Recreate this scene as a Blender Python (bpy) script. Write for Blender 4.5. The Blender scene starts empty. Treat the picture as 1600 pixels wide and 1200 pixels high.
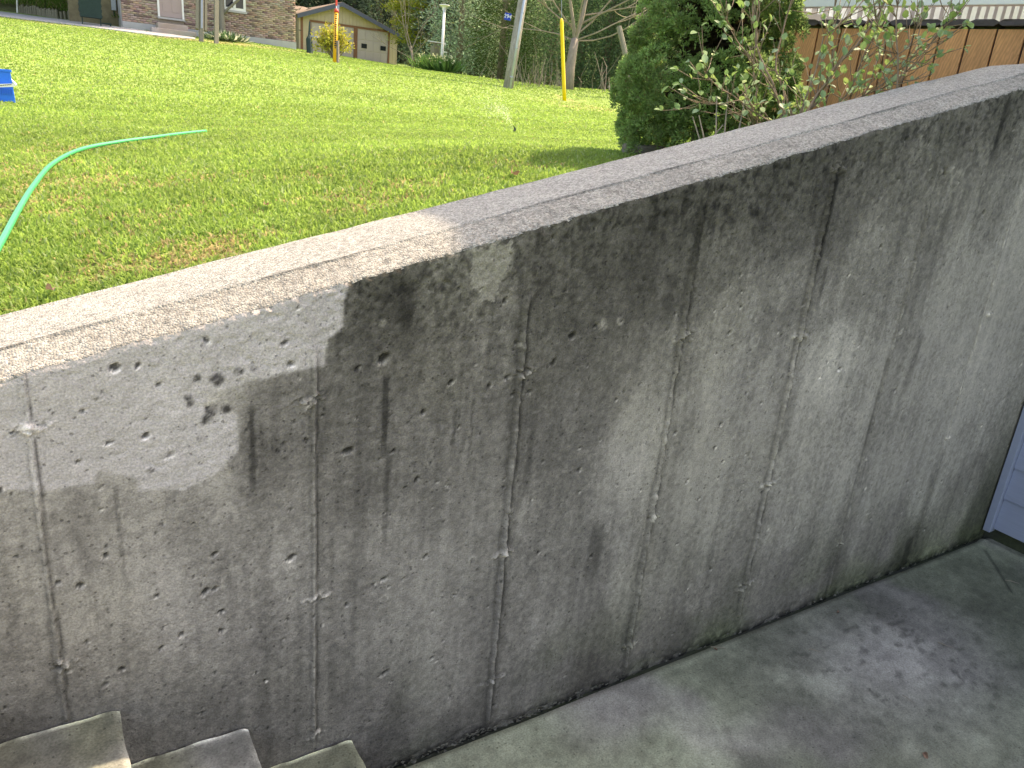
import bpy, math, random
import numpy as np
from mathutils import Vector, Matrix
random.seed(7)
rng = np.random.default_rng(7)
scene = bpy.context.scene
C = scene.collection

# ------------------------------------------------------------------ camera
FPX = 1200.0                                   # focal length in pixels of a 1600 px wide frame
def _n(v): v = np.array(v, float); return v/np.linalg.norm(v)
_up = -_n([490-800, 3950-600, FPX])            # world up, in camera axes (x right, y down, z forward)
_v = np.array([2774-800, 353-600, FPX]); _X = _n(_v-_v.dot(_up)*_up); _Y = np.cross(_up, _X)
R = np.array([_X, _Y, _up])                    # camera axes -> world; world X runs along the wall, Y away from it
cam = bpy.data.objects.new('camera', bpy.data.cameras.new('camera')); C.objects.link(cam)
cam.data.lens = 27.0; cam.data.sensor_width = 36.0; cam.data.clip_start = 0.05; cam.data.clip_end = 600
r_, u_, b_ = R@np.array([1,0,0]), R@np.array([0,-1,0]), R@np.array([0,0,-1])
cam.matrix_world = Matrix(((r_[0],u_[0],b_[0],0),(r_[1],u_[1],b_[1],0),(r_[2],u_[2],b_[2],0),(0,0,0,1)))
scene.camera = cam
# ------------------------------------------------------------------ light
SUN = _n([0.70, 0.16, 1.0])                    # towards the sun
elev = math.asin(SUN[2]); azim = math.atan2(SUN[0], SUN[1])
w = bpy.data.worlds.new('World'); scene.world = w; w.use_nodes = True
nt = w.node_tree; bg = nt.nodes['Background']
sky = nt.nodes.new('ShaderNodeTexSky'); sky.sky_type = 'NISHITA'; sky.sun_disc = False
sky.sun_elevation = elev; sky.sun_rotation = azim; sky.air_density = 1.0; sky.dust_density = 3.0; sky.ozone_density = 0.6
nt.links.new(sky.outputs[0], bg.inputs[0]); bg.inputs[1].default_value = 0.15
sl = bpy.data.lights.new('sun', 'SUN'); sl.energy = 2.0; sl.angle = math.radians(0.55); sl.color = (1.0, 0.90, 0.76)
so = bpy.data.objects.new('sun', sl); C.objects.link(so)
so.rotation_euler = Vector(SUN).to_track_quat('Z', 'Y').to_euler()
scene.view_settings.view_transform = 'Standard'; scene.view_settings.look = 'None'
scene.view_settings.exposure = 1.9; scene.view_settings.use_white_balance = True; scene.view_settings.white_balance_temperature = 8600; scene.view_settings.white_balance_tint = 14; scene.view_settings.gamma = 1.0; scene.view_settings.use_curve_mapping = False
scene.render.engine = 'CYCLES'
scene.cycles.max_bounces = 8; scene.cycles.transparent_max_bounces = 8

# ------------------------------------------------------------------ helpers
def W(px, py, D): return R@(np.array([(px-800)/FPX, (py-600)/FPX, 1.0])*D)
def hit(px, py, n, d):
    r = W(px, py, 1.0); return r*(d/np.dot(n, r))
def tag(o, label=None, cat=None, group=None, kind=None):
    if label: o['label'] = label
    if cat: o['category'] = cat
    if group: o['group'] = group
    if kind: o['kind'] = kind
    return o
def empty(name, loc, label, cat, group=None, rz=0):
    o = bpy.data.objects.new(name, None); C.objects.link(o); o.location = tuple(loc); o.rotation_euler = (0,0,rz)
    o.empty_display_size = 0.1
    return tag(o, label, cat, group)
def new_obj(name, me, parent=None, loc=None):
    o = bpy.data.objects.new(name, me); C.objects.link(o)
    if loc is not None: o.location = tuple(loc)
    if parent is not None: o.parent = parent
    return o
class MB:
    """collects shapes in one local space (origin = self.o) and links them as ONE mesh"""
    def __init__(s, origin=(0,0,0)): s.v = []; s.f = []; s.o = np.array(origin, float); s.smooth = False
    def add(s, vs, fs):
        k = len(s.v); s.v += [tuple(np.array(v, float)-s.o) for v in vs]; s.f += [tuple(i+k for i in f) for f in fs]; return s
    def box(s, lo, hi, ax=None, at=(0,0,0)):
        lo = np.array(lo, float); hi = np.array(hi, float); at = np.array(at, float)
        A = np.eye(3) if ax is None else np.array(ax)
        vs = [at + A.T@np.array([(lo,hi)[i][0],(lo,hi)[j][1],(lo,hi)[k][2]]) for k in (0,1) for j in (0,1) for i in (0,1)]
        return s.add(vs, [(0,2,3,1),(4,5,7,6),(0,1,5,4),(2,6,7,3),(0,4,6,2),(1,3,7,5)])
    def tube(s, pts, rad, n=6, cap=True):
        pts = [np.array(p, float) for p in pts]; m = len(pts)
        if not hasattr(rad, '__len__'): rad = [rad]*m
        vs = []; a = None
        for i, p in enumerate(pts):
            t = _n(pts[min(i+1,m-1)]-pts[max(i-1,0)]+1e-9)
            if a is None: a = np.cross(t, [0,0,1.0]) if abs(t[2]) < .9 else np.cross(t, [1.0,0,0])
            a = _n(a-t*a.dot(t)); b = np.cross(t, a)
            for k in range(n):
                q = 2*math.pi*k/n; vs.append(p+rad[i]*(a*math.cos(q)+b*math.sin(q)))
        fs = [(i*n+k, i*n+(k+1)%n, (i+1)*n+(k+1)%n, (i+1)*n+k) for i in range(m-1) for k in range(n)]
        if cap: fs += [tuple(range(n))[::-1], tuple((m-1)*n+k for k in range(n))]
        return s.add(vs, fs)
    def lathe(s, prof, at, n=16):
        at = np.array(at, float)
        vs = [at+np.array([r*math.cos(2*math.pi*k/n), r*math.sin(2*math.pi*k/n), z]) for r, z in prof for k in range(n)]
        m = len(prof)
        fs = [(i*n+k, i*n+(k+1)%n, (i+1)*n+(k+1)%n, (i+1)*n+k) for i in range(m-1) for k in range(n)]
        fs += [tuple(range(n))[::-1], tuple((m-1)*n+k for k in range(n))]
        return s.add(vs, fs)
    def prism(s, poly, d):   # poly: list of 3-D points, d: extrusion vector
        d = np.array(d, float); n = len(poly); vs = [np.array(p, float) for p in poly]; vs += [p+d for p in vs]
        return s.add(vs, [tuple(range(n))[::-1], tuple(range(n,2*n))]+[(i,(i+1)%n,n+(i+1)%n,n+i) for i in range(n)])
    def build(s, name, mat, parent=None, loc=None, smooth=None, bevel=0):
        me = bpy.data.meshes.new(name); me.from_pydata(s.v, [], s.f); me.materials.append(mat)
        if smooth or s.smooth:
            for p in me.polygons: p.use_smooth = True
        me.update()
        o = new_obj(name, me, parent, loc)
        if bevel:
            b = o.modifiers.new('bevel', 'BEVEL'); b.width = bevel; b.segments = 2; b.limit_method = 'ANGLE'
        return o
def np_mesh(name, V, F, mat, col=None, domain='POINT', smooth=False):
    """V (N,3); F (M,k) with k 3 or 4, or a list of such arrays"""
    Fs = F if isinstance(F, list) else [F]
    me = bpy.data.meshes.new(name)
    tot = sum(len(f) for f in Fs); loops = np.concatenate([f.reshape(-1) for f in Fs]).astype(np.int32)
    sizes = np.concatenate([np.full(len(f), f.shape[1]) for f in Fs]); starts = np.concatenate([[0], np.cumsum(sizes)[:-1]]).astype(np.int32)
    me.vertices.add(len(V)); me.vertices.foreach_set('co', V.astype(np.float32).reshape(-1))
    me.loops.add(len(loops)); me.loops.foreach_set('vertex_index', loops)
    me.polygons.add(tot); me.polygons.foreach_set('loop_start', starts)
    if smooth: me.polygons.foreach_set('use_smooth', np.ones(tot, bool))
    me.update(calc_edges=True); me.validate()
    if col is not None:
        a = me.attributes.new('col', 'FLOAT_COLOR', domain)
        c4 = np.ones((len(col), 4), np.float32); c4[:,:3] = col; a.data.foreach_set('color', c4.reshape(-1))
    me.materials.append(mat); return me
# value noise -------------------------------------------------------
def vn(x, y, seed=0, z=None):
    xi = np.floor(x).astype(np.int64); yi = np.floor(y).astype(np.int64); fx = x-xi; fy = y-yi
    fx = fx*fx*(3-2*fx); fy = fy*fy*(3-2*fy)
    def h(a, b):
        n = (a*374761393 + b*668265263 + seed*974634777) & 0xffffffff
        n = ((n ^ (n >> 13))*1274126177) & 0xffffffff
        return ((n ^ (n >> 16)) & 0xffffff)/16777215.0
    return (h(xi,yi)*(1-fx)+h(xi+1,yi)*fx)*(1-fy)+(h(xi,yi+1)*(1-fx)+h(xi+1,yi+1)*fx)*fy
def fbm(x, y, seed=0, oct=4):
    s = 0; a = .5; t = 0
    for i in range(oct):
        s = s+a*vn(x*2**i, y*2**i, seed+i*17); t += a; a *= .55
    return s/t
def sstep(a, b, x): t = np.clip((x-a)/(b-a), 0, 1); return t*t*(3-2*t)

# ------------------------------------------------------------------ materials
def mat(name, color, rough=.8, var=.15, scale=20, bump=0, bscale=None, attr=False, trans=0, color2=None, spec=.3, metal=0, stretch=None, bdist=.01):
    m = bpy.data.materials.new(name); m.use_nodes = True; t = m.node_tree; N = t.nodes; L = t.links
    p = N['Principled BSDF']; p.inputs['Roughness'].default_value = rough; p.inputs['Metallic'].default_value = metal
    p.inputs['Specular IOR Level'].default_value = spec
    tc = N.new('ShaderNodeTexCoord'); mp = N.new('ShaderNodeMapping'); L.new(tc.outputs['Object'], mp.inputs[0])
    if stretch: mp.inputs['Scale'].default_value = stretch
    nz = N.new('ShaderNodeTexNoise'); nz.inputs['Scale'].default_value = scale; nz.inputs['Detail'].default_value = 6; nz.inputs['Roughness'].default_value = .65
    L.new(mp.outputs[0], nz.inputs[0])
    mr = N.new('ShaderNodeMapRange'); mr.inputs[1].default_value = .25; mr.inputs[2].default_value = .75
    mr.inputs[3].default_value = 1-var; mr.inputs[4].default_value = 1+var; L.new(nz.outputs[0], mr.inputs[0])
    mx = N.new('ShaderNodeVectorMath'); mx.operation = 'SCALE'
    if attr:
        a = N.new('ShaderNodeAttribute'); a.attribute_name = 'col'; L.new(a.outputs['Color'], mx.inputs[0])
    elif color2 is not None:
        mc = N.new('ShaderNodeMix'); mc.data_type = 'RGBA'; mc.inputs[6].default_value = (*color,1); mc.inputs[7].default_value = (*color2,1)
        n2 = N.new('ShaderNodeTexNoise'); n2.inputs['Scale'].default_value = scale*.23; n2.inputs['Detail'].default_value = 4; L.new(mp.outputs[0], n2.inputs[0])
        r2 = N.new('ShaderNodeMapRange'); r2.inputs[1].default_value = .35; r2.inputs[2].default_value = .65; L.new(n2.outputs[0], r2.inputs[0])
        L.new(r2.outputs[0], mc.inputs[0]); L.new(mc.outputs[2], mx.inputs[0])
    else: mx.inputs[0].default_value = color
    L.new(mr.outputs[0], mx.inputs['Scale']); L.new(mx.outputs[0], p.inputs['Base Color'])
    if bump:
        nb = N.new('ShaderNodeTexNoise'); nb.inputs['Scale'].default_value = bscale or scale*3; nb.inputs['Detail'].default_value = 5; L.new(mp.outputs[0], nb.inputs[0])
        bp = N.new('ShaderNodeBump'); bp.inputs['Strength'].default_value = bump; bp.inputs['Distance'].default_value = bdist
        L.new(nb.outputs[0], bp.inputs['Height']); L.new(bp.outputs[0], p.inputs['Normal'])
    if trans:
        tr = N.new('ShaderNodeBsdfTranslucent'); L.new(mx.outputs[0], tr.inputs[0])
        ms = N.new('ShaderNodeMixShader'); ms.inputs[0].default_value = trans
        L.new(p.outputs[0], ms.inputs[1]); L.new(tr.outputs[0], ms.inputs[2]); L.new(ms.outputs[0], N['Material Output'].inputs[0])
    return m

def concrete_mat(name, attr=True, fine=260, bump=.8, pebble=0, gain=.22):
    m = mat(name, (.3,.3,.3), rough=.85, var=gain, scale=fine, attr=attr, spec=.25)
    t = m.node_tree; N = t.nodes; L = t.links; p = N['Principled BSDF']
    tc = N.new('ShaderNodeTexCoord')
    n1 = N.new('ShaderNodeTexNoise'); n1.inputs['Scale'].default_value = fine*.8; n1.inputs['Detail'].default_value = 5; L.new(tc.outputs['Object'], n1.inputs[0])
    bp = N.new('ShaderNodeBump'); bp.inputs['Strength'].default_value = bump; bp.inputs['Distance'].default_value = .004
    L.new(n1.outputs[0], bp.inputs['Height']); last = bp
    vo = N.new('ShaderNodeTexVoronoi'); vo.inputs['Scale'].default_value = 55 if not pebble else 190
    L.new(tc.outputs['Object'], vo.inputs[0])
    b2 = N.new('ShaderNodeBump'); b2.inputs['Strength'].default_value = .8 if pebble else .6; b2.inputs['Distance'].default_value = .004
    if pebble:
        b2.invert = True; L.new(vo.outputs['Distance'], b2.inputs['Height'])
        # every pebble its own tint
        src = [l for l in t.links if l.to_node == p and l.to_socket.name == 'Base Color'][0].from_socket
        hs = N.new('ShaderNodeSeparateColor'); L.new(vo.outputs['Color'], hs.inputs[0])
        r = N.new('ShaderNodeMapRange'); r.inputs[3].default_value = 1-pebble; r.inputs[4].default_value = 1+pebble*.6; L.new(hs.outputs[0], r.inputs[0])
        v = N.new('ShaderNodeVectorMath'); v.operation = 'SCALE'; L.new(src, v.inputs[0]); L.new(r.outputs[0], v.inputs['Scale'])
        L.new(v.outputs[0], p.inputs['Base Color'])
    else:
        # small bug holes: only the cores of some voronoi cells
        hs = N.new('ShaderNodeSeparateColor'); L.new(vo.outputs['Color'], hs.inputs[0])
        th = N.new('ShaderNodeMath'); th.operation = 'MULTIPLY_ADD'; th.inputs[1].default_value = .22; th.inputs[2].default_value = -.02; L.new(hs.outputs[0], th.inputs[0])
        cp = N.new('ShaderNodeMath'); cp.operation = 'SUBTRACT'; L.new(vo.outputs['Distance'], cp.inputs[0]); L.new(th.outputs[0], cp.inputs[1])
        ss = N.new('ShaderNodeMapRange'); ss.interpolation_type = 'SMOOTHSTEP'; ss.inputs[1].default_value = -.03; ss.inputs[2].default_value = .05; L.new(cp.outputs[0], ss.inputs[0])
        L.new(ss.outputs[0], b2.inputs['Height'])
        src = [l for l in t.links if l.to_node == p and l.to_socket.name == 'Base Color'][0].from_socket
        r = N.new('ShaderNodeMapRange'); r.inputs[3].default_value = .62; r.inputs[4].default_value = 1; L.new(ss.outputs[0], r.inputs[0])
        v = N.new('ShaderNodeVectorMath'); v.operation = 'SCALE'; L.new(src, v.inputs[0]); L.new(r.outputs[0], v.inputs['Scale'])
        L.new(v.outputs[0], p.inputs['Base Color'])
    L.new(bp.outputs[0], b2.inputs['Normal']); L.new(b2.outputs[0], p.inputs['Normal'])
    return m

M = {}
M['wall'] = concrete_mat('stained_concrete', gain=.40, fine=210, bump=.9)
M['cap'] = concrete_mat('exposed_aggregate', pebble=.45, fine=400, bump=.5, gain=.15)
M['floor'] = concrete_mat('damp_patio_concrete', gain=.42, fine=170, bump=.45)
M['grass'] = mat('grass_blade', (.1,.2,.03), rough=.55, var=.2, scale=3, attr=True, trans=.55, spec=.25)
M['leaf'] = mat('leaf', (.1,.2,.03), rough=.5, var=.12, scale=8, attr=True, trans=.4, spec=.3)
M['needle'] = mat('needle', (.1,.2,.03), rough=.6, var=.15, scale=5, attr=True, trans=.55, spec=.2)
M['bark'] = mat('bark', (.20,.16,.12), var=.4, scale=14, bump=.6, stretch=(1,1,.25))
M['pale_bark'] = mat('pale_bark', (.24,.205,.165), var=.3, scale=14, bump=.4, stretch=(1,1,.25))
M['twig'] = mat('twig_bark', (.23,.17,.12), var=.3, scale=60, bump=.3)
M['old_wood'] = mat('weathered_wood', (.20,.19,.15), var=.3, scale=12, bump=.4, stretch=(6,6,.5))
M['pole'] = mat('utility_pole_wood', (.24,.22,.19), var=.25, scale=8, bump=.5, stretch=(8,8,.4), color2=(.32,.30,.27))
M['white'] = mat('white_paint', (.78,.79,.80), rough=.45, var=.04, scale=4)
M['siding'] = mat('blue_grey_siding', (.29,.33,.455), rough=.5, var=.06, scale=60, bump=.35, bscale=90, stretch=(1,.12,2.5), bdist=.002)
M['trim'] = mat('blue_grey_trim', (.29,.33,.45), rough=.5, var=.04, scale=20)
M['dark_conc'] = mat('damp_foundation', (.045,.047,.038), var=.4, scale=25, bump=.4, color2=(.045,.055,.03))
M['roof'] = mat('brown_shingles', (.20,.16,.13), var=.3, scale=8, bump=.3)
M['fascia'] = mat('slate_blue_fascia', (.10,.11,.16), var=.1, scale=3)
M['garage_wall'] = mat('cream_board', (.50,.40,.30), var=.06, scale=2)
M['garage_door'] = mat('pinkish_door_panel', (.45,.38,.38), var=.03, scale=2)
M['brown_trim'] = mat('brown_trim', (.24,.11,.07), var=.1, scale=3)
M['glass'] = mat('dark_glass', (.02,.022,.03), rough=.12, var=.02, spec=.6)
M['brick'] = mat('mottled_brick', (.3,.2,.17), rough=.9, var=.12, scale=6, attr=True, spec=.1)
M['mortar'] = mat('pale_mortar', (.34,.29,.26), rough=.95, var=.1, scale=9)
M['block'] = mat('grey_foundation', (.42,.42,.44), rough=.9, var=.1, scale=3)
M['step'] = mat('pinkish_stone_step', (.42,.34,.29), rough=.9, var=.12, scale=4, color2=(.4,.39,.4))
M['stucco'] = mat('olive_tan_stucco', (.15,.13,.08), rough=.95, var=.25, scale=7, bump=.4, color2=(.22,.19,.12))
M['door'] = mat('mauve_door', (.40,.32,.32), rough=.6, var=.03, scale=3)
M['green_cover'] = mat('dark_green_canvas', (.018,.04,.038), rough=.8, var=.2, scale=12)
M['metal'] = mat('grey_metal', (.30,.33,.37), rough=.45, var=.1, scale=10, metal=.3)
M['conduit'] = mat('galvanised_conduit', (.42,.46,.52), rough=.35, var=.1, scale=6, metal=.5)
M['yellow'] = mat('yellow_plastic', (.80,.56,.01), rough=.4, var=.04, scale=5)
M['orange'] = mat('amber_plastic', (.75,.38,.02), rough=.45, var=.05, scale=5)
M['red'] = mat('red_plastic', (.55,.05,.03), rough=.45, var=.1, scale=9)
M['blue'] = mat('blue_plastic', (.0,.18,.86), rough=.35, var=.03, scale=5)
M['sign_blue'] = mat('blue_sign', (.01,.05,.35), rough=.4, var=.03)
M['black'] = mat('black_print', (.02,.02,.02), rough=.6, var=.05)
M['hose'] = mat('green_hose_vinyl', (.02,.42,.17), rough=.35, var=.08, scale=30, spec=.5)
M['path'] = mat('grey_path', (.40,.40,.41), rough=.9, var=.08, scale=6, bump=.2)
M['soil'] = mat('soil', (.075,.085,.03), rough=1, var=.3, scale=6, bump=.5, attr=True)
M['mortar_lump'] = mat('mortar_lump', (.17,.165,.14), rough=.9, var=.5, scale=60, bump=.6, color2=(.10,.10,.08))
M['deadleaf'] = mat('dry_leaf', (.30,.19,.14), rough=.7, var=.2, scale=60, trans=.2)
M['water'] = mat('water_drop', (.9,.93,.95), rough=.2, var=.02, trans=.5)
M['wood_dark'] = mat('grey_brown_deck_board', (.075,.062,.065), rough=.7, var=.3, scale=30, bump=.3)
def plank_mat():
    m = mat('cedar_stain_plank', (.74,.36,.16), rough=.6, var=.18, scale=9, stretch=(6,6,.7), color2=(.62,.30,.135), bump=.25, bscale=30, bdist=.003)
    t = m.node_tree; N = t.nodes; L = t.links; p = N['Principled BSDF']
    src = [l for l in t.links if l.to_node == p and l.to_socket.name == 'Base Color'][0].from_socket
    oi = N.new('ShaderNodeObjectInfo'); tc = N.new('ShaderNodeTexCoord')
    ad = N.new('ShaderNodeVectorMath'); ad.operation = 'ADD'; L.new(tc.outputs['Object'], ad.inputs[0])
    sc = N.new('ShaderNodeVectorMath'); sc.operation = 'SCALE'; sc.inputs[0].default_value = (13,7,29); L.new(oi.outputs['Random'], sc.inputs['Scale']); L.new(sc.outputs[0], ad.inputs[1])
    mp = N.new('ShaderNodeMapping'); mp.inputs['Scale'].default_value = (1,2.2,.45); L.new(ad.outputs[0], mp.inputs[0])
    wv = N.new('ShaderNodeTexWave'); wv.wave_type = 'RINGS'; wv.rings_direction = 'SPHERICAL'; wv.inputs['Scale'].default_value = 18; wv.inputs['Distortion'].default_value = 5; wv.inputs['Detail'].default_value = 3; wv.inputs['Detail Scale'].default_value = 2; L.new(mp.outputs[0], wv.inputs[0])
    nk = N.new('ShaderNodeTexNoise'); nk.inputs['Scale'].default_value = 16; nk.inputs['Detail'].default_value = 2; L.new(ad.outputs[0], nk.inputs[0])
    kr = N.new('ShaderNodeMapRange'); kr.inputs[1].default_value = .68; kr.inputs[2].default_value = .78; kr.inputs[3].default_value = 1; kr.inputs[4].default_value = .3; L.new(nk.outputs[0], kr.inputs[0])
    r = N.new('ShaderNodeMapRange'); r.inputs[3].default_value = .84; r.inputs[4].default_value = 1.06; L.new(wv.outputs['Fac'], r.inputs[0])
    m1 = N.new('ShaderNodeMath'); m1.operation = 'MULTIPLY'; L.new(r.outputs[0], m1.inputs[0]); L.new(kr.outputs[0], m1.inputs[1])
    r3 = N.new('ShaderNodeMapRange'); r3.inputs[3].default_value = .78; r3.inputs[4].default_value = 1.18; L.new(oi.outputs['Random'], r3.inputs[0])
    m2 = N.new('ShaderNodeMath'); m2.operation = 'MULTIPLY'; L.new(m1.outputs[0], m2.inputs[0]); L.new(r3.outputs[0], m2.inputs[1])
    v = N.new('ShaderNodeVectorMath'); v.operation = 'SCALE'; L.new(src, v.inputs[0]); L.new(m2.outputs[0], v.inputs['Scale']); L.new(v.outputs[0], p.inputs['Base Color'])
    return m
M['plank'] = plank_mat()
M['bank_block'] = mat('grey_brown_stone', (.17,.155,.13), rough=.95, var=.3, scale=20, bump=.5)

# ------------------------------------------------------------------ terrain
WD = 1.748                                    # the wall's front face: plane Y = WD
FLOOR = -2.02
def cap_z(x):                                 # height of the arris between wall face and coping
    x = np.asarray(x, float); s = .2418*x-.584
    return s-.012*sstep(2.9, 4.4, x)*(np.maximum(x-2.9, 0))
HY, GY = 36.0, 60.0                           # planes of the brick house and of the garage
cp = [(-3,2.1,-1.0),(-1.5,2.1,-.83),(0,2.1,-.605),(.7,2.1,-.47),(1.5,2.1,-.37),(2.5,2.1,-.29),(3.4,2.1,-.24),(5,2.5,-.2),
      (8,8,-.2),(15,12,.0),(25,15,.2),(32,30,.8),(-40,80,3.6),(0,95,4.6),(60,85,3.8),(-20,20,.3),(-30,2,-1.2),(-12,10,-.3)]
cp += [tuple(W(*p)) for p in [(905,235,4.4),(985,243,4.8),(804,207,10),(10,160,9),(882,157,22.5),(792,136,22.5),(523,97,24),
       (700,114,33),(800,127,30),(895,138,27.5),(975,144,25.5),(0,30,24),(100,43,27),(313,66,28)]]
cp += [tuple(hit(x,y,[0,1,0],HY)) for x,y in [(191,43),(300,56),(400,67),(458,77)]]
cp += [tuple(hit(x,y,[0,1,0],GY)) for x,y in [(487,85),(550,94),(620,103)]]
cp = np.array(cp)
def _tps(r2): return .5*r2*np.log(r2+1e-9)
_P = cp[:,:2]/10; _K = _tps(((_P[:,None]-_P[None])**2).sum(-1))+np.eye(len(cp))*.002
_A = np.zeros((len(cp)+3,)*2); _A[:-3,:-3] = _K; _A[:-3,-3] = 1; _A[:-3,-2:] = _P; _A[-3,:-3] = 1; _A[-2:,:-3] = _P.T
_w = np.linalg.solve(_A, np.concatenate([cp[:,2],[0,0,0]]))
def lawn_z(x, y):
    x = np.asarray(x, float)/10; y = np.asarray(y, float)/10; s = _w[-3]+_w[-2]*x+_w[-1]*y
    for i in range(len(cp)): s = s+_w[i]*_tps((x-_P[i,0])**2+(y-_P[i,1])**2)
    return s
def ground(px, py, far=90):
    r = W(px, py, 1.0); ts = np.concatenate([np.linspace(2.2/r[1], 12, 600), np.linspace(12, far, 1500)])
    p = r[None]*ts[:,None]; d = p[:,2]-lawn_z(p[:,0], p[:,1]); k = np.argmax(d < 0)
    if d[k] >= 0: k = int(np.argmin(d))
    elif k > 0:
        a = d[k-1]/(d[k-1]-d[k]); t = ts[k-1]+(ts[k]-ts[k-1])*a; q = r*t; return np.array([q[0], q[1], lawn_z(q[0], q[1])])
    return np.array([p[k,0], p[k,1], lawn_z(p[k,0], p[k,1])])
def gD(px, D):
    q = W(px, 110, D); return np.array([q[0], q[1], float(lawn_z(q[0], q[1]))])
def gz(x, y): return float(lawn_z(x, y))

# bare, straw-coloured patches of the lawn
straw = [(ground(x,y), rx, ry, a) for x,y,rx,ry,a in [(305,398,.30,.10,1),(250,420,.22,.06,.8),(370,385,.22,.06,.9),(230,395,.2,.06,.7),(60,330,.22,.22,.85),(110,290,.25,.2,.7),(110,235,.3,.25,.6),
         (30,265,.4,.3,.5),(490,275,.2,.12,.4),(560,330,.2,.06,.5),(640,290,.2,.12,.4),(600,318,.2,.06,.5),(740,290,.2,.06,.5),(410,335,.15,.08,.3),(740,258,.2,.1,.25),(250,345,.25,.15,.4),(820,262,.3,.12,.35),(925,170,1.5,1.2,.5),(890,157,.5,.4,.8),(60,32,3,.8,.6),(340,66,2.5,.8,.9),(440,78,2.5,.5,.6),(170,300,.3,.2,.4),(330,280,.3,.2,.3),(500,318,.25,.1,.5)]]
def dryness(x, y):
    d = np.zeros_like(np.asarray(x, float))
    n = fbm(x*5, y*5, 91, 3); n2 = fbm(x*14, y*14, 92, 2)
    for c, rx, ry, a in straw:
        e = ((x-c[0])/(rx*1.0))**2+((y-c[1])/(ry*1.3))**2
        d = np.maximum(d, a*np.exp(-e*e*.7))
    d = d*sstep(.44, .66, n*.5+n2*.5+d*.16)
    near = 1-sstep(2.3, 4.5, y)
    return np.clip(d*.85+near*.05*sstep(.58, .75, n), 0, 1)

def lines(breaks):
    out = []
    for a, b, s in breaks: out += list(np.arange(a, b-1e-6, s))
    out.append(breaks[-1][1]); return np.array(out)
gx = lines([(-110,-40,10),(-40,-12,2),(-12,-1.2,.6),(-1.2,16,.25),(16,40,1.5),(40,140,10)])
gy = lines([(-60,-8,8),(-8,1.9,1.5),(1.9,2.0,.1),(2.0,14,.25),(14,60,1.0),(60,150,9)])
GX, GYY = np.meshgrid(gx, gy, indexing='ij')
Z = lawn_z(GX, GYY); Z = np.where(GYY > 90, np.maximum(Z, 4.0), Z); Z = np.clip(Z, -3, 7)
pit = (GX > -1.4) & (GYY < 1.95); Z = np.where(pit, FLOOR-.12, Z)
Z = np.where((~pit) & (GYY < 1.95), lawn_z(np.clip(GX, -40, -1.4), GYY*0+2.0), Z)
nI, nJ = GX.shape; I = np.arange(nI*nJ).reshape(nI, nJ)
F = np.stack([I[:-1,:-1], I[1:,:-1], I[1:,1:], I[:-1,1:]], -1).reshape(-1, 4)
dr = dryness(GX.ravel(), GYY.ravel())[:,None]
gcol = np.array([[.19,.29,.07]])*(1-dr)+np.array([[.40,.31,.15]])*dr
me = np_mesh('lawn_ground', np.stack([GX.ravel(), GYY.ravel(), Z.ravel()], 1), F, M['soil'], gcol, smooth=True)
tag(new_obj('lawn_ground', me), 'sloping soil and turf base of the lawn', kind='structure')

# grass blades ---------------------------------------------------------
def make_grass(n=500000):
    # density falls with distance: log-uniform distance, uniform bearing
    th = rng.uniform(math.radians(15), math.radians(103), n*2)     # bearing from +X
    d = np.exp(rng.uniform(math.log(2.1), math.log(64), n*2))
    x = d*np.cos(th); y = d*np.sin(th)
    keep = (y > 2.10) & (y < 58) & (x > -3.5)
    house = (y > HY-.1) & (x < 11)
    keep &= ~house
    far_r = (d > 33) & (x > 14.5)
    keep &= ~far_r
    x, y, d = x[keep][:n], y[keep][:n], d[keep][:n]; n = len(x)
    z = lawn_z(x, y); dr = dryness(x, y)
    keep = rng.random(n) > dr*.45
    x, y, z, d, dr = x[keep], y[keep], z[keep], d[keep], dr[keep]; n = len(x)
    tuft = fbm(x*3.2, y*3.2, 5, 3); big = fbm(x*.5, y*.9, 8, 3)
    mow = vn(x*.12+y*1.1, y*.0+3, 44)
    L = rng.uniform(.018, .038, n)*(.8+.5*tuft)*(1+d*.004)*(1-.4*dr)
    wd = rng.uniform(.0012, .0023, n)*(1+d*.36)
    a = rng.uniform(0, 2*math.pi, n); lean = rng.uniform(.15, 1.0, n)**1.0+.4*dr
    dirx, diry = np.cos(a), np.sin(a)
    b = a+math.pi/2+rng.normal(0, .5, n); sx, sy = np.cos(b)*wd, np.sin(b)*wd
    base = np.stack([x, y, z-.004], 1)
    mid = base+np.stack([dirx*L*lean*.35, diry*L*lean*.35, L*.62], 1)
    tip = base+np.stack([dirx*L*lean*1.0, diry*L*lean*1.0, L*(1.0-.28*lean)], 1)
    s = np.stack([sx, sy, sx*0], 1)
    V = np.stack([base-s, base+s, mid+s*.8, mid-s*.8, tip], 1).reshape(-1, 3)
    k = np.arange(n)[:,None]*5
    F4 = k+np.array([[0,1,2,3]]); F3 = k+np.array([[3,2,4]])
    c = np.array([.235,.365,.085])[None]*rng.uniform(.78, 1.22, (n,1))
    hue = rng.random(n)[:,None]; c = c*(1-.35*hue)+np.array([[.29,.40,.085]])*.35*hue
    c = c*(.88+.24*tuft[:,None])*(.85+.3*big[:,None])*(.88+.24*mow[:,None])
    blue = (rng.random(n) < .07)[:,None]; c = np.where(blue, np.array([[.32,.42,.20]]), c)
    dead = (rng.random(n) < (.006+.65*dr))[:,None]; c = np.where(dead, np.array([[.46,.38,.19]])*rng.uniform(.6,1.15,(n,1)), c)
    me = np_mesh('grass', V, [F4, F3], M['grass'], np.repeat(c, 5, 0))
    tag(new_obj('grass', me), 'bright green mown lawn grass with straw patches', 'grass', kind='stuff')
make_grass()

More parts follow.
